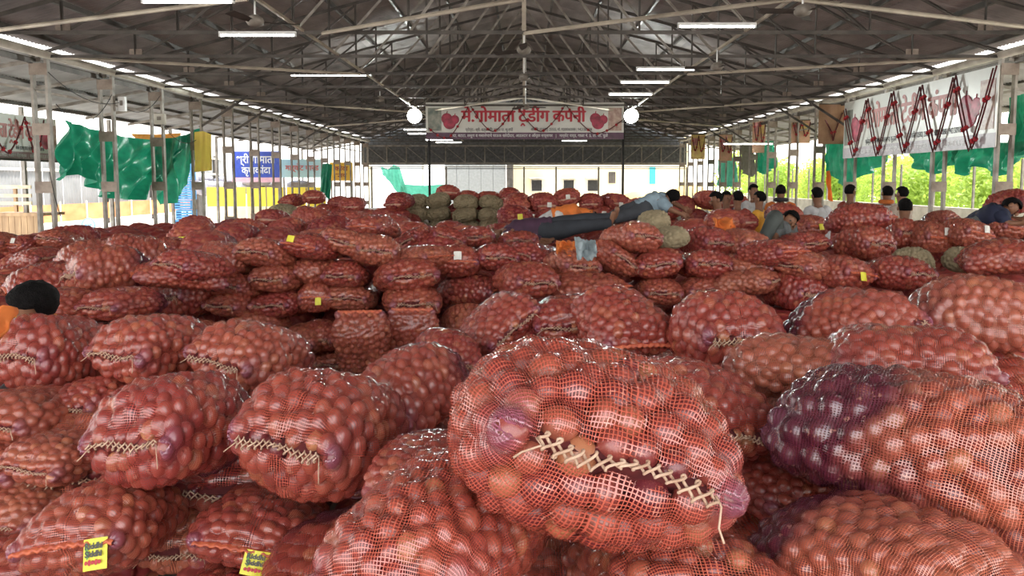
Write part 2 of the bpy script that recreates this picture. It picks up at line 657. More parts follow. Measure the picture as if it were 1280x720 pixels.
M_net = net_material()
M_onion = onion_material('papery_red_onion_skin', False)
M_onions = onion_material('packed_red_onions', True)
M_far = onion_material('netted_onions_at_distance', True, .45)
M_fill = mat('inner_onions_painted_shade', (.16, .03, .03), .6, 0, col2=(.07, .012, .015), scale=18)  # darkened colour paints in the shade between the outer onions
M_rope = mat('cream_jute_string', (.60, .42, .30), .8, 0, col2=(.40, .24, .16), scale=30)
M_jute = mat('woven_jute_cloth', (.38, .31, .19), .85, 0, col2=(.27, .22, .13), scale=7, bump=.6, bscale=180)
M_tagy = mat('yellow_label_paper', (.78, .72, .05), .45, 0, var=.04)
M_tagw = mat('white_label_paper', (.78, .76, .7), .5, 0, var=.04)
M_taggreen = mat('green_leaf_print', (.12, .36, .05), .5, 0, var=.05)
M_hem = mat('orange_red_net_hem', (.66, .16, .07), .5, 0, col2=(.45, .09, .05), scale=30)


# ------------------------------------------------------------------ sack shape
class Sack:
    """one filled onion sack, lying along x, mouth at +x, resting on z = 0"""

    def __init__(s, seed, L=.86, W=.58, H=.38, mouth='rope', dark=0.0, bend=0.0, lump=1.0, tail=.12, seam=.02, sharp=3.6):
        s.L, s.W, s.H, s.mouth, s.dark, s.bend, s.lump, s.tail, s.seam, s.sharp = L, W, H, mouth, dark, bend, lump, tail, seam, sharp
        s.r = np.random.RandomState(seed)
        s.ph = s.r.rand(8) * 6.28
        s.make_onions()

    def base(s, p, th):
        """p in [-1,1] along, th angle around (0 = +y side seam, pi/2 = top)"""
        t = np.sin(p * PI / 2)
        at_ = np.abs(t)
        b = s.H / 2 * np.power(np.clip(1 - at_ ** s.sharp, 0, 1), .5)
        a = s.W / 2 * (1 - .08 * at_ ** 2 - np.where(t < 0, s.tail + .05, .13) * at_ ** 5)
        e = .8
        c, sn = np.cos(th), np.sin(th)
        cy = np.sign(c) * np.abs(c) ** e
        cz = np.sign(sn) * np.abs(sn) ** (.9)
        lf = 1 + s.lump * (.05 * np.sin(3.1 * t + s.ph[0]) * np.cos(th + s.ph[1]) + .04 * np.sin(2 * th + 2.3 * t + s.ph[2]) + .03 * np.sin(5 * t + s.ph[3]))
        x = s.L / 2 * t * (1 + .035 * (np.abs(cy) ** 8) * at_ ** 12)
        y = a * cy * lf
        z = b * cz * lf
        z = np.where(z < 0, z * .82, z)
        z = z + s.seam * s.H * at_ ** 3 * np.sign(t + 1e-9) * (t > 0)
        z = z - s.bend * (x / (s.L / 2)) ** 2 * .1 + .01 * np.sin(4 * y / s.W + s.ph[4])
        y = y + s.bend * .12 * np.sin(x * 3 + s.ph[5])
        return np.stack([x, y, z + s.H * .41], -1)

    def grid(s, n, m):
        p = np.linspace(-1, 1, n)
        th = np.linspace(0, 2 * PI, m, endpoint=False)
        P, T = np.meshgrid(p, th, indexing='ij')
        V = s.base(P, T)
        # normals
        dth = np.roll(V, -1, 1) - np.roll(V, 1, 1)
        dp = np.zeros_like(V)
        dp[1:-1] = V[2:] - V[:-2]
        dp[0] = V[1] - V[0]
        dp[-1] = V[-1] - V[-2]
        N = np.cross(dth, dp)
        ln = np.linalg.norm(N, axis=-1, keepdims=True)
        N = N / np.maximum(ln, 1e-9)
        N[0] = (-1, 0, 0)
        N[-1] = (1, 0, 0)
        cen = np.array([0, 0, s.H * .41])
        fl = np.sum(N * (V - cen), -1).mean() < 0
        if fl:
            N[1:-1] *= -1
        return P, T, V, N

    def make_onions(s, n=300):
        P, T, V, N = s.grid(140, 120)
        dth = np.linalg.norm(np.roll(V, -1, 1) - V, axis=-1)
        dp = np.zeros_like(dth)
        dp[:-1] = np.linalg.norm(V[1:] - V[:-1], axis=-1)
        A = (dth * dp).ravel()
        A[np.abs(P.ravel()) > .97] *= .3
        idx = s.r.choice(len(A), 5000, p=A / A.sum(), replace=False)
        pts, nr = V.reshape(-1, 3)[idx], N.reshape(-1, 3)[idx]
        pin = pts - nr * .02
        area = A.sum()
        n = int(min(n, area / .0048))
        sel = [0]
        d = np.linalg.norm(pin - pin[0], axis=1)
        jit = 1 + .25 * s.r.rand(len(pin))
        for _ in range(n - 1):
            k = int(np.argmax(d * jit))
            sel.append(k)
            d = np.minimum(d, np.linalg.norm(pin - pin[k], axis=1))
        sel = np.array(sel)
        s.or_ = .0325 + .0085 * s.r.rand(n)
        s.on = nr[sel]
        s.oc = pts[sel] - s.on * (s.or_ * (.62 + .25 * s.r.rand(n)))[:, None]
        s.ocol = s.r.rand(n)

    def shell(s, n, m, fl=-.006, pad=.0045, amp=1.0):
        P, T, V, N = s.grid(n, m)
        v, nn = V.reshape(-1, 3), N.reshape(-1, 3)
        h = np.full(len(v), fl)
        near = np.zeros(len(v), int)
        best = np.full(len(v), 9.)
        for i in range(len(s.or_)):
            w = s.oc[i] - v
            al = np.sum(w * nn, 1)
            per2 = np.sum(w * w, 1) - al ** 2
            r = s.or_[i] + pad
            ok = (per2 < r * r) & (np.abs(al) < .07)
            hh = np.where(ok, al + np.sqrt(np.maximum(r * r - per2, 0)), -1)
            h = np.maximum(h, np.minimum(hh, .03))
            dd = np.sum(w * w, 1)
            u = dd < best
            near[u] = i
            best[u] = dd[u]
        h = (h * amp).reshape(P.shape)
        fade = np.clip((1 - np.abs(P)) / .04, 0, 1)
        for _ in range(3 if n > 110 else 1 if n > 60 and amp == 1 else 0):
            h = .5 * h + .125 * (np.roll(h, 1, 1) + np.roll(h, -1, 1) + np.vstack([h[:1], h[:-1]]) + np.vstack([h[1:], h[-1:]]))
        # pleats by the gathered ends
        g = np.exp(-(1 - np.abs(P)) / .12)
        h = h + .0045 * g * np.sin(T * 34 + 3 * np.sin(T * 5 + s.ph[6]))
        V2 = V + N * (h * fade)[..., None]
        return P, T, V2, N, near.reshape(P.shape)

    def grid_mesh(s, name, P, T, V, mats, tint):
        n, m = P.shape
        me = bpy.data.meshes.new(name)
        v = V.reshape(-1, 3)
        i, j = np.meshgrid(np.arange(n - 1), np.arange(m), indexing='ij')
        j2 = (j + 1) % m
        F = np.stack([i * m + j, i * m + j2, (i + 1) * m + j2, (i + 1) * m + j], -1).reshape(-1, 4)
        me.vertices.add(len(v))
        me.vertices.foreach_set('co', v.ravel())
        me.loops.add(F.size)
        me.loops.foreach_set('vertex_index', F.ravel().astype(np.int32))
        me.polygons.add(len(F))
        me.polygons.foreach_set('loop_start', np.arange(0, F.size, 4, dtype=np.int32))
        me.polygons.foreach_set('use_smooth', np.ones(len(F), bool))
        uvl = me.uv_layers.new(name='UVMap')
        arc = np.cumsum(np.linalg.norm(np.diff(s.base(P[:, 0], np.full(n, PI / 2)), axis=0), axis=1))
        arc = np.concatenate([[0], arc])
        per = 2 * (s.W + s.H) * .82
        per = round(per / .0074) * .0074
        U = np.stack([arc[i], per * j / m], -1), np.stack([arc[i], per * (j + 1) / m], -1), np.stack([arc[i + 1], per * (j + 1) / m], -1), np.stack([arc[i + 1], per * j / m], -1)
        uv = np.stack(U, 2).reshape(-1, 2)
        uvl.data.foreach_set('uv', uv.ravel())
        ca = me.color_attributes.new('tint', 'FLOAT_COLOR', 'POINT')
        ca.data.foreach_set('color', np.concatenate([tint.reshape(-1, 3), np.ones((n * m, 1))], 1).ravel())
        for mm in mats:
            me.materials.append(mm)
        me.update()
        me.validate()
        return me

    def tints(s, P, T, fine):
        t = np.sin(P * PI / 2)
        w = np.cos(T)
        nz = .25 * np.sin(7 * t + 2 * np.sin(T * 2 + s.ph[7])) + .2 * np.sin(T * 5 + 4 * t + s.ph[2])
        dk = np.clip((-t - .25 + nz * .4 + (s.dark - .5) * .7) * 2.2, 0, 1) * min(1, s.dark * 1.4)
        ear = np.exp(-((1 - t) / .10)) * np.clip((np.abs(w) - .72) / .2, 0, 1) + .7 * np.exp(-((1 + t) / .1)) * np.clip((np.abs(w) - .5) / .3, 0, 1)
        slit = np.zeros_like(P)
        if s.mouth == 'rope':
            slit = ((P > .93 + .02 * np.sin(w * 23 + s.ph[1])) & (np.abs(w) < .72)) * 1.0
        return dk, np.clip(ear, 0, 1), slit

    def net_mesh(s, n, m):
        P, T, V, N, near = s.shell(n, m)
        dk, ear, slit = s.tints(P, T, True)
        return s.grid_mesh('net_bag', P, T, V, [M_net], np.stack([dk, ear, slit], -1))

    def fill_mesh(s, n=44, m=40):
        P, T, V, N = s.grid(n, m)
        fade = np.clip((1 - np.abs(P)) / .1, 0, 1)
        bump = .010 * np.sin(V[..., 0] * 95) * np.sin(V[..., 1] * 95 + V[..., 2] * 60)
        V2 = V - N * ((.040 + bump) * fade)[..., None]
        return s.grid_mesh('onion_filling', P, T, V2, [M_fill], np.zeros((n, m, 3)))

    def far_mesh(s, n=104, m=84, name='onion_sack'):
        P, T, V, N, near = s.shell(n, m, fl=-.021, pad=.003, amp=1.15)
        dk, ear, slit = s.tints(P, T, False)
        rope = ((P > .95) & (np.abs(np.cos(T)) < .8)) * (0.8 if s.mouth == 'rope' else .3)
        tint = np.stack([s.ocol[near], np.clip(dk + ear * .4, 0, 1), rope], -1)
        return s.grid_mesh(name, P, T, V, [M_far], tint)

    def joined_onions(s):
        bm = MB().ball((0, 0, 0), (1, 1, .9), 8, 6)
        bv = np.array(bm.v)
        nb = len(bv)
        n = len(s.or_)
        vs = (bv[None] * s.or_[:, None, None] + s.oc[:, None]).reshape(-1, 3)
        fs = []
        for i in range(n):
            fs += [tuple(k + i * nb for k in f) for f in bm.f]
        me = bpy.data.meshes.new('packed_onions')
        me.from_pydata(vs.tolist(), [], fs)
        me.polygons.foreach_set('use_smooth', [True] * len(fs))
        ca = me.color_attributes.new('tint', 'FLOAT_COLOR', 'POINT')
        c = np.repeat(s.ocol, nb)
        ca.data.foreach_set('color', np.stack([c, c * 0, c * 0, c * 0 + 1], 1).ravel())
        me.materials.append(M_onions)
        me.update()
        return me

    def on_end(s, w, o, out=.012):
        """point near the mouth seam: w across [-1,1], o metres above (+) or below (-) the seam"""
        th = math.acos(max(-1, min(1, math.copysign(abs(w) ** (1 / .8), w))))
        if o < 0:
            th = -th
        # walk back from the seam until the arc length reaches |o|
        p, q = 1.0, s.base(np.array([1.0]), np.array([th]))[0]
        acc = 0
        prev = q
        while acc < abs(o) and p > .5:
            p -= .006
            q = s.base(np.array([p]), np.array([th]))[0]
            acc += np.linalg.norm(q - prev)
            prev = q
        return Vector(q) + Vector((out, 0, 0))

    def rope_mesh(s, lod):
        mb = MB()
        r = s.r
        if s.mouth == 'rope':
            n = 60 if lod == 'A' else 34
            loops = 5 + r.randint(0, 2)
            loops += 1
            for ph in (0, PI):
                pts = []
                for i in range(n * 2 + 1):
                    u = i / n / 2
                    a = loops * 2 * PI * u + ph
                    w = -.80 + 1.6 * u + .012 * math.sin(u * 13 + s.ph[1]) + .030 * math.sin(2 * a) * (1 + .3 * math.sin(u * 17 + s.ph[4]))
                    amp = .0125 + .004 * math.sin(u * 9 + s.ph[3]) + .0025 * math.sin(u * 23)
                    q = s.on_end(w, 0, .020 + .006 * math.cos(a))
                    q.z += amp * math.sin(a) + .009 * math.sin(u * 8 + s.ph[5])
                    pts.append(q)
                mb.tube(pts, .0029, 6)
            # loose ends
            for w0, dz in ((.8, -.05), (-.8, -.03)):
                q = s.on_end(w0, 0, .016)
                mb.tube([q, q + Vector((.012, .01, dz * .3)), q + Vector((.010, .018 * (1 if w0 > 0 else -1), dz)), q + Vector((.02, .03 * (1 if w0 > 0 else -1), dz * 1.4))], .0022, 5)
            return mb.mesh('stitching_string', M_rope, True)
        # hem: a folded strip along the seam
        vs, fs = [], []
        n = 40
        for i in range(n + 1):
            w = -.98 + 1.96 * i / n
            q = s.on_end(w, 0, .0)
            wv = .006 * math.sin(i * 1.7)
            for dx, dz in ((-.01, .012), (.026, .004 + wv), (.028, -.006 + wv), (-.01, -.012)):
                vs.append(q + Vector((dx, 0, dz)))
        for i in range(n):
            for k in range(3):
                fs.append((i * 4 + k, i * 4 + k + 1, i * 4 + 5 + k, i * 4 + 4 + k))
        return MB().add(vs, fs).mesh('folded_hem', M_hem, True)


SP = [dict(seed=11, mouth='rope', dark=.25, L=.68, W=.58, H=.40),
      dict(seed=12, mouth='rope', dark=.75, L=.72, W=.56, H=.41, bend=.2),
      dict(seed=13, mouth='rope', dark=.0, L=.68, W=.58, H=.40, bend=.1),
      dict(seed=14, mouth='hem', dark=.0, L=.68, W=.58, H=.38, tail=.15),
      dict(seed=15, mouth='hem', dark=.35, L=.88, W=.54, H=.38, bend=.3),
      dict(seed=16, mouth='rope', dark=1.0, L=.84, W=.54, H=.40, bend=.35, tail=.4),
      dict(seed=17, mouth='rope', dark=.45, L=.70, W=.58, H=.42, sharp=2.6)]
TMPL = [Sack(**d) for d in SP]
ONION = []
for k in range(4):
    rr_ = random.Random(k)
    prof = [(0.02, 1.16), (.10, 1.02), (.38, .90), (.72, .66), (.93, .33), (1, 0), (.94, -.35), (.74, -.66), (.4, -.86), (.05, -.92)]
    prof = [(r * (1 + .04 * rr_.uniform(-1, 1)), z * (.88 + .05 * rr_.random())) for r, z in prof]
    ONION.append(MB().lathe(prof, 14).mesh('onion', M_onion, True))


class Cache(dict):
    def __missing__(s, k):
        ti, what = k
        t = TMPL[ti]
        if what == 'netA': v = t.net_mesh(150, 150)
        elif what == 'netB': v = t.net_mesh(80, 72)
        elif what == 'fill': v = t.fill_mesh()
        elif what == 'onions': v = t.joined_onions()
        elif what == 'ropeA': v = t.rope_mesh('A')
        elif what == 'ropeB': v = t.rope_mesh('B')
        elif what == 'far': v = t.far_mesh()
        elif what == 'low': v = t.far_mesh(54, 42)
        elif what == 'pts':
            P, T, V, N = t.grid(15, 14)
            v = (V + N * .014).reshape(-1, 3)
        s[k] = v
        return v


CA = Cache()
PLACED = []          # (x, y, zbottom, radius)
NSACK = 0


def fit(ti, box, yaw, pitch, roll, k=1.0, d=None):
    """world matrix whose projection fills the photograph's bounding box"""
    x0, y0, x1, y1 = box
    pts = CA[ti, 'pts'] * k
    ctr = np.array([0, 0, TMPL[ti].H * .41 * k])
    pts = pts - ctr
    R = (Matrix.Rotation(math.radians(yaw) - PI / 2, 3, 'Z') @ Matrix.Rotation(math.radians(pitch), 3, 'Y') @ Matrix.Rotation(math.radians(roll), 3, 'X'))
    Rn = np.array(R)
    sz, dd = 1.0, d or 900 * .6 * k / max(20, (x1 - x0))
    fixed = d is not None
    cx, cy = (x0 + x1) / 2, (y0 + y1) / 2
    tx, ty = cx, cy
    d0, kk = dd, 1.0
    for it in range(30):
        c = np.array(at(cx, cy, dd))
        q = (pts * (kk, kk, kk * sz)) @ Rn.T + c
        X, Y, Wd = proj(q)
        bx0, bx1, by0, by1 = X.min(), X.max(), Y.min(), Y.max()
        e = (bx1 - bx0) / (x1 - x0)
        if not fixed:
            dd *= e ** .6
        else:
            kk = min(1.12, max(.70, kk / e ** .5))
            dd = min(d0 * 1.06, max(d0 * .94, dd * e ** .1))
        sz = min(1.36, max(.85, sz * ((y1 - y0) / (by1 - by0)) ** .5))
        cx += (tx - (bx0 + bx1) / 2) * .8
        cy += (ty - (by0 + by1) / 2) * .8
    c = Vector(at(cx, cy, dd))
    M = Matrix.Translation(c) @ R.to_4x4() @ Matrix.Diagonal((k * kk, k * kk, k * kk * sz, 1)) @ Matrix.Translation((0, 0, -TMPL[ti].H * .41))
    return M, q


def tag_label(root, ti, w, o, size, m, text=None, rot=0, side=False):
    """a paper label sewn on the seam (w across, o above) as a slightly bent card"""
    t = TMPL[ti]
    q = t.on_end(w, o, .042)
    mb = MB()
    n = 6
    vs, fs = [], []
    sw, sh = size
    for i in range(n + 1):
        u = i / n - .5
        for j in range(3):
            v = j / 2 - .5
            vs.append((.006 * math.cos(u * 5) + .004 * v, u * sw, v * sh))
    for i in range(n):
        for j in range(2):
            a = i * 3 + j
            fs.append((a, a + 3, a + 4, a + 1))
    mb.add([(x, y, z) for x, y, z in vs] + [(x - .001, y, z) for x, y, z in vs], fs + [tuple(k + len(vs) for k in f[::-1]) for f in fs])
    o_ = mb.build('paper_label', m, root)
    o_.location = q
    o_.rotation_euler = (rot, -.25, 0)
    if text:
        for k, line in enumerate(text):
            me, ex = text_mesh(line, sh * .27, M_black_ink, .0012, .0004)
            l = link('lettering', me, o_, (.0105, 0, sh * (.17 - .25 * k)))
            l.rotation_euler = (PI / 2, 0, PI / 2)
        b = MB()
        for k in range(5):
            b.ball((.0095, sw * (-.3 + .14 * k), -sh * .26), (.001, sw * .07, sh * (.07 + .03 * (k % 2))), 8, 4)
        b.build('printed_picture', M_red_ink, o_)
        b = MB()
        for k in range(3):
            b.ball((.0095, sw * (-.32 + .03 * k), sh * (.25 - .13 * k)), (.001, sw * .05, sh * .16), 8, 4)
        b.build('printed_leaf', M_taggreen, o_)
    return o_


def sack(box, yaw=0, pitch=0, roll=0, t=0, lod='B', label='', group=None, k=1.0, d=None, tg=None, M=None):
    global NSACK
    if M is None:
        M, q = fit(t, box, yaw, pitch, roll, k, d)
    else:
        q = np.array([list(M @ Vector(p)) for p in CA[t, 'pts'] + 0])
    NSACK += 1
    PLACED.append((q[:, 0].min(), q[:, 0].max(), q[:, 1].min(), q[:, 1].max(), q[:, 2].min(), q[:, 2].max()))
    if lod == 'C':
        r = link('onion_sack', CA[t, 'far'])
        r.matrix_world = M
        tag(r, label, 'sack', group)
        if tg:
            tag_label(r, t, tg[0], tg[1], (.09, .10), tg[2])
        return r
    r = empty('onion_sack')
    r.matrix_world = M
    tag(r, label, 'sack', group)
    link('net_bag', CA[t, 'netA' if lod == 'A' else 'netB'], r)
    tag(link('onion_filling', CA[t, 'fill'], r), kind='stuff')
    link('stitching_string' if TMPL[t].mouth == 'rope' else 'folded_hem', CA[t, 'rope' + lod], r)
    S = TMPL[t]
    if lod == 'A':
        Rm = np.array(M.to_3x3())
        oc = S.oc @ Rm.T + np.array(M.translation)
        on = S.on @ np.linalg.inv(Rm)
        on /= np.linalg.norm(on, axis=1, keepdims=True)
        view = np.array([0, 0, CAMZ]) - oc
        view /= np.linalg.norm(view, axis=1, keepdims=True)
        X, Y, Wd = proj(oc)
        facing = (on * view).sum(1)
        vis = (facing > -.3) & (X > -70) & (X < 1350) & (Y < 800)
        rr = random.Random(NSACK)
        for i in np.nonzero(vis)[0]:
            o = link('onion', ONION[i % 4], r)
            o.location = S.oc[i]
            o.scale = [S.or_[i] * v for v in (1, 1, 1)]
            o.rotation_euler = (rr.uniform(0, 6.3), rr.uniform(0, 6.3), rr.uniform(0, 6.3))
    else:
        tag(link('packed_onions', CA[t, 'onions'], r), kind='stuff')
    if tg:
        tag_label(r, t, tg[0], tg[1], (.105, .115) if lod == 'A' else (.09, .09), tg[2], tg[3] if len(tg) > 3 else None)
    return r
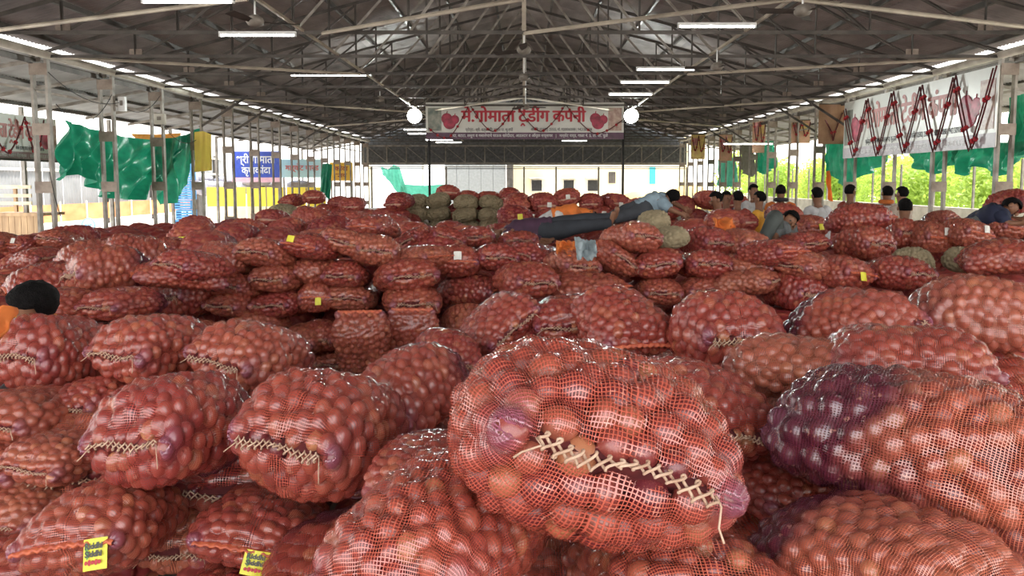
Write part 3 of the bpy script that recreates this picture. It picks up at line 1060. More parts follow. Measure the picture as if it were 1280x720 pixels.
# ------------------------------------------------------------------ sacks placed one by one
# box in the photograph, yaw (mouth turned to the right +), pitch (mouth down +), roll, template
Y, Wt = M_tagy, M_tagw
BR = ['Riddhi', 'Siddhi']
NEARG = 'net onion sacks heaped in the foreground'
LEFTG = 'net onion sacks piled on the left'
RIGHTG = 'net onion sacks piled on the right'
MIDG = 'net onion sacks stacked in the middle'
A = [
 # box, yaw, pitch, roll, tmpl, lod, label, extra
 ((556, 420, 936, 692), 12, -14, -24, 2, 'A', 'largest red net onion sack at front centre, string-laced mouth sloping down right', dict(d=1.5, k=1.12)),
 ((378, 556, 692, 800), -14, -10, 4, 4, 'A', 'big red net sack at frame bottom, left of the large front centre sack', dict(d=1.5)),
 ((948, 452, 1410, 712), 56, 8, 0, 5, 'A', 'long onion sack at right with dark purple tail pointing left', dict(d=1.72, k=1.3)),
 ((950, 612, 1290, 800), 30, -8, -6, 1, 'A', 'sack with dark shiny shoulder at bottom right under the long purple-tailed sack', dict(d=1.5)),
 ((700, 640, 1020, 830), 6, -10, -4, 0, 'A', 'red net sack at frame bottom directly under the large front centre sack', dict(d=1.6)),
 ((98, 453, 322, 620), -13, -12, 2, 1, 'A', 'sack with level cream string lacing left of the tilted front pair, shiny right shoulder', dict(d=2.35)),
 ((284, 458, 512, 632), -13, -12, -7, 6, 'A', 'sack with sagging cream string lacing beside the large front sack, right of its twin', dict(d=2.3)),
 ((11, 588, 236, 728), 0, -12, 9, 3, 'A', 'hemmed red sack with yellow paper label at bottom left corner, pointed corners', dict(d=2.25, tg=(.66, -.04, Y, BR))),
 ((233, 600, 416, 716), 6, -10, -12, 3, 'A', 'hemmed red sack with yellow label under the two string-laced sacks at left', dict(d=2.35, tg=(.22, -.045, Y, BR))),
 ((222, 698, 372, 800), 0, -10, 0, 0, 'A', 'sack barely showing at frame bottom under the yellow-labelled hemmed pair', dict(d=2.3)),
 ((-10, 640, 60, 760), 0, 0, 0, 1, 'A', 'dark sack cut by the lower left corner of the frame', dict(d=2.4)),
 ((-12, 387, 137, 498), -10, -10, 4, 0, 'A', 'upper left sack with string mouth, next to the black-haired man', dict(d=3.2)),
 ((113, 391, 266, 481), -18, -10, -4, 1, 'A', 'sack with bow-shaped string lacing and white sheen, second from left in the upper near row', dict(d=3.1)),
 ((235, 399, 388, 497), -16, -10, -10, 6, 'A', 'purple-cornered sack third from left in the upper near row', dict(d=3.0)),
 ((-30, 488, 82, 554), -4, -8, 2, 0, 'A', 'left edge sack with string mouth below the upper left sack', dict(d=2.8)),
 ((77, 468, 155, 538), -8, -8, 4, 2, 'A', 'small-looking sack wedged between left edge sack and the level-laced sack', dict(d=2.95, k=.8)),
 ((29, 534, 125, 607), -10, -8, -8, 1, 'A', 'sack with purple ear wedged above the pointed-corner labelled sack', dict(d=2.6, k=.8)),
 ((-40, 548, 42, 612), 0, -8, 0, 0, 'A', 'shaded sack at the left edge below the string-mouthed edge sack', dict(d=2.7)),
 ((4, 604, 80, 664), -6, -8, 0, 5, 'A', 'dark purple sack end in the shade beside the pointed-corner labelled sack', dict(d=2.6, k=.8)),
 ((452, 426, 566, 560), -26, 8, 8, 1, 'A', 'upright-leaning sack with purple sheen right of the sagging-laced sack', dict(d=2.8)),
 ((527, 408, 592, 474), 12, -3, -6, 5, 'B', 'purple-topped sack peeking behind the large front sack', dict(d=3.2, k=.8)),
 ((579, 366, 671, 446), 22, -4, 34, 6, 'A', 'plump sack with diagonal string mouth standing behind the large front sack', dict(d=3.6)),
 ((720, 356, 838, 450), 16, 14, 0, 3, 'A', 'smooth steep sack with a purple edge behind and right of the diagonal-mouthed sack', dict(d=3.2)),
 ((672, 366, 744, 432), -10, -3, 0, 1, 'B', 'sack half hidden between the diagonal-mouthed and the steep smooth sack', dict(d=3.6, k=.9)),
 ((832, 362, 986, 474), 4, -6, -4, 6, 'A', 'sack with dark glossy left shoulder and frayed mouth behind the purple-tailed sack', dict(d=3.0)),
 ((974, 359, 1162, 458), 30, -8, 10, 1, 'A', 'wide sack with dark mark on top and curved string mouth at lower right', dict(d=2.9)),
 ((1138, 341, 1350, 442), 78, 0, 0, 4, 'A', 'long sack lying side-on at the right edge behind the purple-tailed sack', dict(d=2.9)),
 ((934, 420, 1075, 506), 50, 0, 0, 0, 'A', 'sack with white sheen on its left end behind the purple tail', dict(d=2.35)),
 ((800, 443, 952, 580), 24, 4, -14, 6, 'A', 'sack right behind the large front sack, its tied ear pointing down right', dict(d=2.15)),
 ((928, 556, 1036, 650), 8, -4, 0, 2, 'A', 'small red patch of sack in the gap between the two biggest front sacks', dict(d=2.1, k=.8)),
 ((1072, 434, 1215, 470), 70, 0, 0, 0, 'A', 'flat-lying sack whose top edge shows above the purple-tailed sack', dict(d=2.2)),
 ((476, 543, 584, 640), -10, 0, 0, 1, 'A', 'dark glossy sack shoulder between sagging-laced sack and large front sack', dict(d=2.0, k=.8)),
 ((180, 588, 310, 720), 4, -4, 0, 5, 'A', 'sack deep in the shade between the two yellow-labelled hemmed sacks', dict(d=2.75)),
 ((640, 640, 780, 800), 0, -4, 0, 0, 'A', 'shaded sack deep between the two lower front centre sacks', dict(d=1.9)),
 # left side, farther
 ((73, 305, 196, 374), -38, -5, 8, 1, 'B', 'large sack with twisted string mouth pointing lower left, crowning the left pile', dict(d=5.0)),
 ((124, 290, 216, 345), -50, -7, 0, 0, 'B', 'smooth sack topping the left pile behind the twisted-mouth sack', dict(d=5.8)),
 ((182, 340, 291, 401), -20, -5, 10, 6, 'B', 'sack with rising string mouth in front of the left middle stacks', dict(d=5.7)),
 ((113, 358, 190, 400), -14, -6, 0, 1, 'B', 'sack with frayed string mouth between the twisted-mouth and rising-mouth sacks', dict(d=4.6)),
 ((188, 327, 262, 362), -60, -9, 0, 4, 'B', 'shaded sack wedged behind the rising-mouth sack', dict(d=5.0)),
 ((209, 317, 272, 346), -20, -9, 0, 0, 'B', 'sack left of the left middle stack, one layer below its top', dict(d=5.0)),
 ((86, 297, 142, 352), -46, 1, 0, 3, 'B', 'steep sack leaning left behind the twisted-mouth sack', dict(d=5.8)),
 ((188, 296, 240, 330), -10, -9, 0, 3, 'B', 'sack with small yellow tag right of the left pile top', dict(d=7.0, tg=(0, .08, Y))),
 ((8, 293, 64, 320), -14, -9, 0, 3, 'B', 'sack with pale label among the left edge sacks by the road', dict(d=8.6, tg=(.1, .06, Wt))),
 ((50, 286, 98, 312), 0, -9, 0, 0, 'B', 'topmost round sack in the left edge group by the road', dict(d=8.6)),
 ((-20, 289, 28, 316), 0, -9, 0, 5, 'B', 'dark sack at far left edge near the plank cart', dict(d=8.6)),
 ((8, 312, 84, 334), 70, -9, 0, 2, 'B', 'orange-red sack lying side-on under the pale-labelled sack', dict(d=7.6)),
 ((3, 329, 56, 352), -6, -9, 0, 2, 'B', 'small flat sack third layer down at the left edge', dict(d=7.6)),
 ((-20, 344, 30, 372), 0, -9, 0, 0, 'B', 'left edge sack behind the black-haired man', dict(d=6.2)),
 ((22, 325, 92, 385), -50, 3, 0, 3, 'B', 'long sack sloping down to the black-haired man', dict(d=5.0)),
 ((62, 366, 118, 396), -30, -9, 0, 5, 'B', 'purple-ended sack right of the black-haired man', dict(d=4.6)),
 # left middle stacks
 ((289, 296, 377, 336), -8, -9, 0, 0, 'B', 'string-laced sack on top of the left middle stack', dict(d=5.7)),
 ((311, 329, 382, 367), -4, -9, -4, 1, 'B', 'string-laced sack second down in the left middle stack', dict(d=5.7)),
 ((313, 361, 386, 399), -4, -9, 0, 2, 'B', 'sack third down in the left middle stack', dict(d=5.7)),
 ((262, 300, 312, 345), -20, -9, -10, 6, 'B', 'sack with slanting string left of the left middle stack top', dict(d=5.7)),
 ((274, 343, 318, 372), -10, -9, 0, 0, 'B', 'sack wedged left of the second layer of the left middle stack', dict(d=5.7)),
 ((272, 364, 320, 394), -10, -9, 0, 5, 'B', 'dark sack low at the left of the left middle stack', dict(d=5.7)),
 ((368, 292, 414, 324), -14, -9, -6, 3, 'B', 'bright sack with yellow tag between the left and centre stacks', dict(d=5.7, tg=(-.5, .07, Y))),
 ((368, 320, 432, 358), -64, -9, 0, 3, 'B', 'pale-sided sack under the bright yellow-tagged sack', dict(d=5.8)),
 ((403, 324, 463, 361), 4, -9, 0, 5, 'B', 'dark knotted sack end in the centre left stack, second layer', dict(d=5.8)),
 ((403, 355, 474, 390), 4, -9, 0, 0, 'B', 'string-laced sack third down in the centre left stack', dict(d=5.8)),
 ((378, 350, 412, 392), 12, -9, 0, 3, 'B', 'narrow sack with yellow tag tucked in the centre left stack', dict(d=5.7, k=.75, tg=(.2, -.05, Y))),
 ((436, 291, 499, 334), 14, -5, -8, 6, 'B', 'sack with curling string on top of the centre left stack', dict(d=5.8)),
 ((410, 286, 446, 320), 14, -9, -20, 1, 'B', 'sack leaning left of the curling-string sack', dict(d=5.8)),
 ((438, 268, 496, 300), -8, -9, 0, 4, 'B', 'broad sack lying behind the curling-string sack', dict(d=6.8)),
 ((465, 326, 552, 363), 16, -9, 0, 1, 'B', 'dark-tailed sack second down right of the centre left stack', dict(d=5.8)),
 ((477, 357, 554, 394), 14, -9, 0, 5, 'B', 'dark-tailed sack third down right of the centre left stack', dict(d=5.8)),
 ((500, 283, 541, 320), -24, -3, 24, 2, 'B', 'sack with diagonal string standing above the stacks, left one of a pair', dict(d=7.0)),
 ((537, 282, 578, 314), 14, -5, -14, 0, 'B', 'sack with diagonal string above the stacks, right one of a pair', dict(d=7.0)),
 ((502, 311, 552, 334), 50, -9, 0, 3, 'B', 'sack in shade under the pair with diagonal strings', dict(d=5.8)),
 ((572, 284, 616, 310), 10, -9, 0, 1, 'B', 'sack with string right of the diagonal-string pair', dict(d=7.2)),
 ((539, 305, 604, 348), 6, -7, 0, 3, 'B', 'sack with square white label on top of the central stack', dict(d=6.0, tg=(0, .06, Wt))),
 ((552, 340, 622, 384), 66, -9, 0, 4, 'B', 'dark smooth sack side-on under the white-labelled central sack', dict(d=6.0)),
 ((598, 303, 646, 341), 8, -7, 0, 0, 'B', 'plump sack right of the white-labelled central sack', dict(d=6.0)),
 ((614, 326, 702, 374), 26, -5, -8, 2, 'B', 'pale pink sack resting at the left end of the centre right row', dict(d=5.4)),
 ((622, 289, 674, 315), 0, -9, 0, 6, 'B', 'sack with short string just behind the lying man\'s legs', dict(d=7.2)),
 ((644, 309, 696, 330), -40, -9, 0, 0, 'B', 'sack in shade below the lying dark-clothed man', dict(d=6.0)),
 ((682, 310, 746, 350), 20, -6, -8, 1, 'B', 'sack with string end hanging right, below the grey cloth', dict(d=5.7)),
 ((655, 343, 790, 378), 62, -9, 0, 4, 'B', 'long sack under the stacks right of centre', dict(d=5.7)),
 ((750, 276, 828, 318), 26, -9, -4, 0, 'B', 'sack with gaping string mouth on top of the centre right stack', dict(d=5.7)),
 ((740, 300, 790, 346), 24, -3, -34, 6, 'B', 'sack with slanting string mouth left in the centre right stack', dict(d=5.7)),
 ((792, 309, 852, 350), 0, -9, 4, 2, 'B', 'sack with level string second down in the centre right stack', dict(d=5.7)),
 ((794, 347, 852, 380), 0, -9, 0, 5, 'B', 'dark sack third down in the centre right stack', dict(d=5.7)),
 ((852, 311, 908, 350), 4, -9, 0, 0, 'B', 'sack with dark string mouth, second down right of the centre right stack', dict(d=5.7)),
 ((852, 346, 906, 376), 4, -9, 0, 2, 'B', 'sack third down right of the centre right stack', dict(d=5.7)),
 ((852, 282, 918, 324), 16, -5, -6, 6, 'B', 'pinkish sack on top right of the centre right stack', dict(d=6.2)),
 ((908, 284, 956, 328), 14, -1, -10, 3, 'B', 'pink sack with folded hem behind the crouching man', dict(d=6.2)),
 ((896, 322, 950, 346), 60, -9, 0, 4, 'B', 'sack in the aisle right of the centre right stack', dict(d=5.7)),
 ((905, 340, 965, 364), 50, -9, 0, 0, 'B', 'low sack in the aisle before the glossy-shouldered sack', dict(d=5.5)),
 ((384, 398, 424, 440), 0, -9, 0, 5, 'B', 'dark sack in the shaded aisle left of the standing open sacks', dict(d=5.8)),
 ((355, 402, 408, 446), -10, -3, 0, 1, 'B', 'brownish sack low in front of the left middle stack', dict(d=5.7)),
 ((300, 388, 352, 420), 0, -9, 0, 0, 'B', 'fourth layer sack just above the purple-cornered sack', dict(d=5.7)),
 ((396, 436, 452, 470), -10, -9, 0, 6, 'B', 'sack deep in the shade beneath the standing open sacks', dict(d=5.8)),
 ((418, 386, 484, 470), 0, -76, 4, 3, 'B', 'standing sack with open folded top in the aisle, left one', dict(d=4.9)),
 ((482, 386, 548, 462), 10, -78, -4, 3, 'B', 'standing sack with open pale rim in the aisle, right one', dict(d=5.2)),
 ((545, 378, 625, 430), 30, -4, 0, 5, 'B', 'dark sack in the aisle right of the standing open sacks', dict(d=5.6)),
 # right
 ((1038, 281, 1122, 328), 14, -6, 0, 0, 'B', 'sack with dark frayed mouth topping the right stack', dict(d=6.6)),
 ((1002, 317, 1096, 364), 26, -5, -8, 3, 'B', 'sack with bright yellow tag second down in the right stack', dict(d=5.5, tg=(-.1, -.03, Y))),
 ((1090, 318, 1156, 364), 20, -6, -6, 6, 'B', 'string-mouthed sack right of the bright yellow-tagged one', dict(d=5.5)),
 ((957, 328, 1026, 390), 26, 3, -12, 2, 'B', 'orange-red sack slanting down left of the right stack', dict(d=5.5)),
 ((984, 314, 1034, 350), -50, -9, 0, 5, 'B', 'dark purple sack behind the slanting orange-red sack', dict(d=5.5)),
 ((1027, 253, 1122, 292), 50, -9, 0, 4, 'B', 'long pink sack on the crest before the seated watchers', dict(d=7.0)),
 ((982, 268, 1034, 300), 20, -9, 0, 3, 'B', 'sack with small yellow tag beside the man with drawn-up knees', dict(d=8.0, tg=(0, -.02, Y))),
 ((974, 292, 1030, 318), 10, -9, 0, 1, 'B', 'sack below the small yellow-tagged sack, partly shaded', dict(d=6.6)),
 ((1100, 272, 1146, 312), 10, -9, 0, 0, 'B', 'crest sack right of the long pink sack', dict(d=7.8)),
 ((1136, 274, 1184, 318), 8, -3, -6, 3, 'B', 'bright crest sack with white tag, left one', dict(d=7.6, tg=(.3, .08, Wt))),
 ((1176, 272, 1236, 312), 12, -6, -10, 3, 'B', 'crest sack with slanted white tag, right one', dict(d=7.4, tg=(.3, .06, Wt))),
 ((1226, 270, 1274, 302), 14, -6, -8, 3, 'B', 'crest sack in front of the man in navy shirt', dict(d=7.6)),
 ((1266, 272, 1310, 304), 0, -9, 0, 0, 'B', 'crest sack cut by the right frame edge, below the highest sack', dict(d=7.6)),
 ((1226, 235, 1300, 270), 30, -9, 0, 2, 'B', 'highest sack at the right edge above the man in navy shirt', dict(d=8.4)),
 ((1192, 296, 1310, 346), 68, -9, 0, 2, 'B', 'big pink sack side-on at the right edge', dict(d=5.2)),
 ((1150, 262, 1200, 286), 20, -9, 0, 1, 'B', 'distant crest sack below the hanging green tarpaulin', dict(d=11.5)),
 ((940, 300, 990, 332), 30, -9, 0, 3, 'B', 'sack in front of the man with drawn-up knees', dict(d=5.5)),
 ((1020, 400, 1080, 432), 0, -9, 0, 1, 'B', 'sack filling the gap beneath the wide dark-marked sack', dict(d=3.2)),
]
for (box, yaw, pitch, roll, t, lod, label, ex) in A:
    g = NEARG if lod == 'A' else (LEFTG if box[2] < 262 else RIGHTG if box[0] > 935 else MIDG)
    sack(box, yaw, pitch, roll, t, lod, label, g, **ex)

# ------------------------------------------------------------------ farther rows: (depth, crest height, x range, layers, spacing, group)
R2 = random.Random(3)


def row(d, top, px0, px1, layers, sp, label, group, pw=(-16, 16), jz=.08, tags=0.0, jute=False, side=0.0, skip=0.0, ts=(0, 1, 2, 3, 4, 5, 6)):
    X0, X1 = at(px0, 250, d).x, at(px1, 250, d).x
    n = max(1, int(round((X1 - X0) / (sp * (.80 if d > 8 else .95)))))
    for l in range(layers):
        off = (l % 2) * .5
        for i in range(n):
            if R2.random() < skip and l == 0:
                continue
            x = X0 + (i + .5 + (off if n > 2 else 0) * (1 if i < n - 1 else -.0)) * (X1 - X0) / n
            t = R2.choice(ts)
            k = (.80 if d > 8 else .9) + .08 * R2.random()
            yaw = R2.uniform(*pw) + (75 if R2.random() < side else 0)
            z = top - (.32 if d > 8 else .36) - l * (.275 if d > 8 else .31) + R2.uniform(-jz, jz) * (1 if l == 0 else .3)
            M = (Matrix.Translation((x, d + R2.uniform(-.12, .12), z)) @ Matrix.Rotation(math.radians(yaw) - PI / 2, 4, 'Z')
                 @ Matrix.Rotation(math.radians(R2.uniform(-3, 7)), 4, 'Y') @ Matrix.Rotation(math.radians(R2.uniform(-6, 6)), 4, 'X') @ Matrix.Scale(k, 4))
            tg = None
            if R2.random() < tags:
                tg = (R2.uniform(-.3, .3), R2.uniform(-.02, .08), Wt if R2.random() < .8 else Y)
            lb = label if layers * n == 1 else '%s, %s%s from left' % (label, ('%s layer, ' % ('top', 'second', 'third', 'fourth')[l]) if layers > 1 else '', ORD[i] if i < 16 else 'last')
            r = sack(None, t=t, lod='C', label=lb, group=group, M=M, tg=tg)
            if jute:
                me = JUTE.get(t) or CA[t, 'far'].copy()
                if t not in JUTE:
                    me.materials.clear()
                    me.materials.append(M_jute)
                    JUTE[t] = me
                r.data = me
                r.name = 'jute_sack'


JUTE = {}
rows = [
 (7.4, 1.16, 498, 600, 1, .6, 'red net sack behind the diagonal-string pair', 'sacks behind the central stack', {}),
 (7.6, 1.10, 222, 300, 2, .6, 'red net sack close behind left middle stack', 'sacks behind the left middle stack', {}),
 (8.6, 1.12, 215, 420, 2, .64, 'red net sack, second row behind left middle stack', 'second row behind the left middle stack', dict(tags=.2)),
 (8.8, 1.13, 425, 610, 1, .66, 'red net sack in the row behind the centre left stack', 'row behind the centre left stack', dict(tags=.1)),
 (9.9, 1.16, 218, 440, 2, .72, 'red net sack in the third left row', 'third left row', dict(tags=.15, side=.3)),
 (10.4, 1.14, 380, 590, 2, .74, 'red net sack before the low jute block', 'row before the jute block', dict(tags=.15)),
 (11.8, 1.16, 315, 520, 2, .85, 'pinkish net sack in the pale left row', 'pale left row', dict(side=.6, ts=(3, 4, 0))),
 (9.3, 1.22, 840, 930, 2, .6, 'red net sack below the blue-shirted sleeper', 'sacks near the lying men', {}),
 (9.6, 1.14, 600, 700, 1, .66, 'red net sack left of the man in orange', 'sacks left of the man in orange', dict(tags=.2)),
 (11.0, 1.2, 620, 760, 2, .66, 'red net sack just before the far centre stack', 'sacks before the far centre stack', dict(tags=.5)),
 (13.0, 1.46, 632, 785, 4, .6, 'dark red net sack of the tall far centre stack', 'tall far centre stack', dict(tags=.7, jz=.05)),
 (15.6, 1.48, 548, 650, 3, .62, 'dark red sack of the stack behind the jute', 'far stack behind the jute block', dict(jz=.1)),
 (14.2, 1.4, 428, 512, 3, .62, 'pink net sack of the far left stack', 'far left stack', dict(jz=.12, skip=.15)),
 (17, 1.38, 350, 440, 2, .66, 'pale net sack in the farthest left row', 'farthest left row', dict(jz=.1)),
 (12.0, 1.34, 785, 850, 2, .62, 'red net sack under the blue-shirted lying man', 'sacks under the blue-shirted man', dict(jz=.04)),
 (13.2, 1.42, 836, 935, 3, .62, 'red net sack with label in the far right stack', 'far right stack', dict(tags=.5, jz=.07)),
 (10.2, 1.27, 900, 1000, 3, .62, 'red net sack round the seated men', 'sacks round the seated men', dict(tags=.2)),
 (11.5, 1.2, 960, 1050, 2, .62, 'red net sack behind the orange-shirted man', 'sacks behind the orange-shirted man', {}),
 (9.4, 1.02, 1110, 1290, 2, .66, 'red net sack in the right row under the long banner', 'right row under the banner', {}),
 (7.6, .98, 925, 1040, 2, .62, 'red net sack below the knees-up man', 'sacks below the man with drawn-up knees', {}),
 (6.9, .95, 640, 760, 1, .62, 'red net sack in the shade of the lying man', 'sacks in the shade of the lying man', {}),
 (5.6, .55, 560, 700, 2, .62, 'shaded sack low in the aisle before the centre stacks', 'low sacks in the aisle', {}),
 (7.0, .86, -20, 110, 3, .66, 'red net sack in the left edge layers', 'left edge layers', {}),
 (9.5, .98, 0, 120, 2, .66, 'red net sack behind the left edge group', 'sacks behind the left edge group', {}),
 (6.5, .86, 190, 280, 2, .62, 'red net sack under the yellow-tagged left sack', 'sacks under the yellow-tagged sack', {}),
]
for (d, top, a, b, l, sp, lb, g, ex) in rows:
    row(d, top, a, b, l, sp, lb, g, **ex)
for (d, top, a, b, l, sp, nm, ts) in ((15.2, 1.40, 508, 562, 4, .5, 'left', (0, 2)), (15.0, 1.40, 568, 628, 4, .55, 'right', (0, 2)), (14.6, 1.2, 332, 372, 1, .6, 'by the columns', (0, 2))):
    row(d, top, a, b, l, sp, ('olive jute sack, %s half of far block' % nm) if 'col' not in nm else 'olive jute sack beside the left columns', 'jute sacks, %s' % nm, (-8, 8), jz=.03, jute=True, ts=ts)


def jute(box, yaw, label, t=2, d=None):
    r = sack(box, yaw, 0, 0, t, 'C', label, 'single jute sacks', d=d, k=.70)
    me = CA[t, 'far'].copy()
    me.materials.clear()
    me.materials.append(M_jute)
    r.data = me
    r.name = 'jute_sack'


jute((798, 262, 836, 292), 10, 'round jute sack below the blue-shirted lying man', d=6.7)
jute((822, 282, 854, 312), 10, 'jute sack leaning right of the gaping-mouthed sack', d=5.95)
jute((1112, 308, 1168, 346), 60, 'jute sack lying behind the string-mouthed sack of the right stack', d=5.9)
jute((1178, 308, 1240, 344), 20, 'jute sack mostly hidden behind the big pink side-on sack', 0, 5.9)

# ------------------------------------------------------------------ what carries the visible sacks: the lower layers
pl = np.array(PLACED)
vs, fs, UNDER = [], [], []
R3 = random.Random(5)

cells = 0
ny = 0
gy = 1.3
while gy < 17.5:
    gx = -9.2
    while gx < 9.3:
        if abs(gx) / gy < .80:
            x0, x1, y0, y1 = gx - .30, gx + .30, gy - .42, gy + .42
            e = .06
            ov = (pl[:, 0] + e < gx) & (pl[:, 1] - e > gx) & (pl[:, 2] + e < gy) & (pl[:, 3] - e > gy)
            if not ov.any():
                ov = (pl[:, 0] < x1) & (pl[:, 1] > x0) & (pl[:, 2] < y1) & (pl[:, 3] > y0)
            if ov.any():
                top = pl[ov, 4].min() - (.10 if gy > 5 else .02)
            else:
                top = .62 if gy > 5 else .5
            k = 0
            z = 0
            while top - z > .2 and k < 4:
                hgt = .30 if top - z > .5 else min(.36, top - z)
                t = R3.randrange(7)
                me = CA[t, 'low']
                nearest = gy < 5.2 and top - z - hgt <= .2
                M = (Matrix.Translation((gx + R3.uniform(-.05, .05), gy + R3.uniform(-.05, .05), z)) @ Matrix.Rotation(-PI / 2 + R3.uniform(-.2, .2), 4, 'Z')
                     @ Matrix.Diagonal((1, 1.0, hgt / .34, 1)))
                if nearest:
                    UNDER.append((t, M))
                else:
                    vs.append((me, M))
                z += hgt
                k += 1
        gx += .62
    gy += .88


def join_far(items, name):
    V, F, T = [], [], []
    off = 0
    for me, M in items:
        n = len(me.vertices)
        co = np.empty(n * 3)
        me.vertices.foreach_get('co', co)
        co = co.reshape(-1, 3) @ np.array(M.to_3x3()).T + np.array(M.translation)
        fv = np.empty(len(me.loops), np.int32)
        me.loops.foreach_get('vertex_index', fv)
        c = np.empty(n * 4)
        me.color_attributes['tint'].data.foreach_get('color', c)
        V.append(co)
        F.append(fv + off)
        T.append(c)
        off += n
    V, F, T = np.concatenate(V), np.concatenate(F), np.concatenate(T)
    me = bpy.data.meshes.new(name)
    me.vertices.add(len(V))
    me.vertices.foreach_set('co', V.ravel())
    me.loops.add(len(F))
    me.loops.foreach_set('vertex_index', F)
    me.polygons.add(len(F) // 4)
    me.polygons.foreach_set('loop_start', np.arange(0, len(F), 4, dtype=np.int32))
    me.polygons.foreach_set('use_smooth', np.ones(len(F) // 4, bool))
    ca = me.color_attributes.new('tint', 'FLOAT_COLOR', 'POINT')
    ca.data.foreach_set('color', T)
    me.materials.append(M_far)
    me.update()
    me.validate()
    return me


vis = []
for t, M in UNDER:
    X_, Y_, W_ = proj(np.array([list(M @ Vector((0, 0, .3)))]))
    if -60 < X_[0] < 1340 and Y_[0] < 800:
        vis.append((round(M.translation.y * 2) / 2, X_[0], t, M))
    else:
        vs.append((CA[t, 'low'], M))
deps = sorted(set(round(v[0] / .88) for v in vis))
for rk, dp in enumerate(deps):
    rw = sorted([v for v in vis if round(v[0] / .88) == dp], key=lambda v: v[1])
    for ci, v in enumerate(rw):
        sack(None, t=v[2], lod='B', label='shaded sack of the layer beneath, %s row from camera, %s from left' % (ORD[rk], ORD[min(ci, 15)]), group='shaded sacks of the layer beneath', M=v[3])

o = link('lower_sack_layers', join_far(vs, 'lower_sack_layers'))
tag(o, 'lower layers of red net onion sacks beneath the visible ones, in shade', 'sacks', kind='stuff')
# ------------------------------------------------------------------ lamps
def tube_light(px, py, d, n, length=1.2, rot=0):
    p = at(px, py, d)
    r = empty('tube_light', p, (0, 0, rot))
    MB().box((0, 0, .035), (length + .06, .06, .045)).build('batten', M_white, r)
    MB().tube([(-length / 2, 0, 0), (length / 2, 0, 0)], .02, 8).build('tube', M_tube, r, True)
    for s in (-1, 1):
        MB().box((s * (length / 2 + .015), 0, .0), (.03, .045, .05)).build('lamp_holder', M_white, r)
        MB().beam((s * .4, 0, .05), (s * .4, 0, max(.1, EZ - .12 - p.z)), .012).build('hanger', M_steel, r)
    tag(r, 'lit tube light, %s' % n, 'light', 'tube lights')


for (px, py, d, n) in ((235, 2, 10.0, 'cut by the top edge at left'), (322, 44, 12.0, 'large one at upper left above the small pair'), (396, 94, 17.5, 'left one of the small pair at upper left'),
                       (434, 94, 18.5, 'right one of the small pair at upper left'), (896, 33, 11.8, 'topmost at right of centre'), (832, 87, 15.7, 'second down at right of centre'),
                       (806, 103, 18.6, 'third down at right of centre'), (788, 118, 20.8, 'fourth down, just above the right floodlight'), (524, 162, 29, 'upper one left below the banner corner'),
                       (528, 167, 31, 'lower one left below the banner corner'), (549, 175, 33, 'left one of the overlapping pair under the banner'), (561, 178, 35, 'right one of the overlapping pair under the banner'),
                       (718, 168, 33, 'upper one below the banner at right'), (718, 176, 36, 'lower one below the banner at right'), (935, 180, 30, 'beside the far right posters')):
    tube_light(px, py, d, n, 1.2 if px < 900 or py < 100 else 2.0)
# added tubes, out of view above the near sacks, to put highlights on their tops
for (x, y, n) in ((-4.2, 7.6, 'over the left front sacks'), (3.4, 7.4, 'over the right front sacks'), (-2.2, 4.6, 'high over the nearest sacks'), (2.6, 3.0, 'high over the purple-tailed sack')):
    r = empty('tube_light', (x, y, 4.08))
    MB().box((0, 0, .035), (1.26, .06, .045)).build('batten', M_white, r)
    MB().tube([(-.6, 0, 0), (.6, 0, 0)], .02, 8).build('tube', M_tube, r, True)
    MB().beam((0, 0, .05), (0, 0, .2), .012).build('hanger', M_steel, r)
    tag(r, 'unseen tube batten added to light the sack tops, ' + n, 'light', 'tube lights')

for (px, nm, gx) in ((518, 'left', -1), (789, 'right', 1)):
    p = at(px, 145, 25.8)
    r = empty('floodlight', p)
    MB().lathe([(0, .14), (.2, .12), (.27, 0), (.26, 0)], 20, (0, 0, 0), 'Y').build('housing', M_black, r, True)
    MB().lathe([(.0, -.04), (.15, -.03), (.25, 0), (.0, 0)], 20, (0, 0, 0), 'Y').build('lens', M_flood, r)
    MB().tube([(-.2, .05, 0), (-.2, .05, -.2), (.2, .05, -.2), (.2, .05, 0)], .012, 6).build('bracket', M_black, r)
    MB().beam((-gx * .1, .05, -.2), (-gx * .35, .22, -.2), .02).build('arm', M_black, r)
    tag(r, 'round bright floodlight glowing at the %s end of the centre banner' % nm, 'light', 'floodlights')
    ld = bpy.data.lights.new('floodlight_beam', 'SPOT')
    ld.energy = 500
    ld.spot_size = math.radians(120)
    ld.shadow_soft_size = .14
    ld.color = (.93, 1, .96)
    lo = link('floodlight_beam', ld, r, (0, -.3, 0))
    lo.rotation_euler = (math.radians(-68), 0, 0)


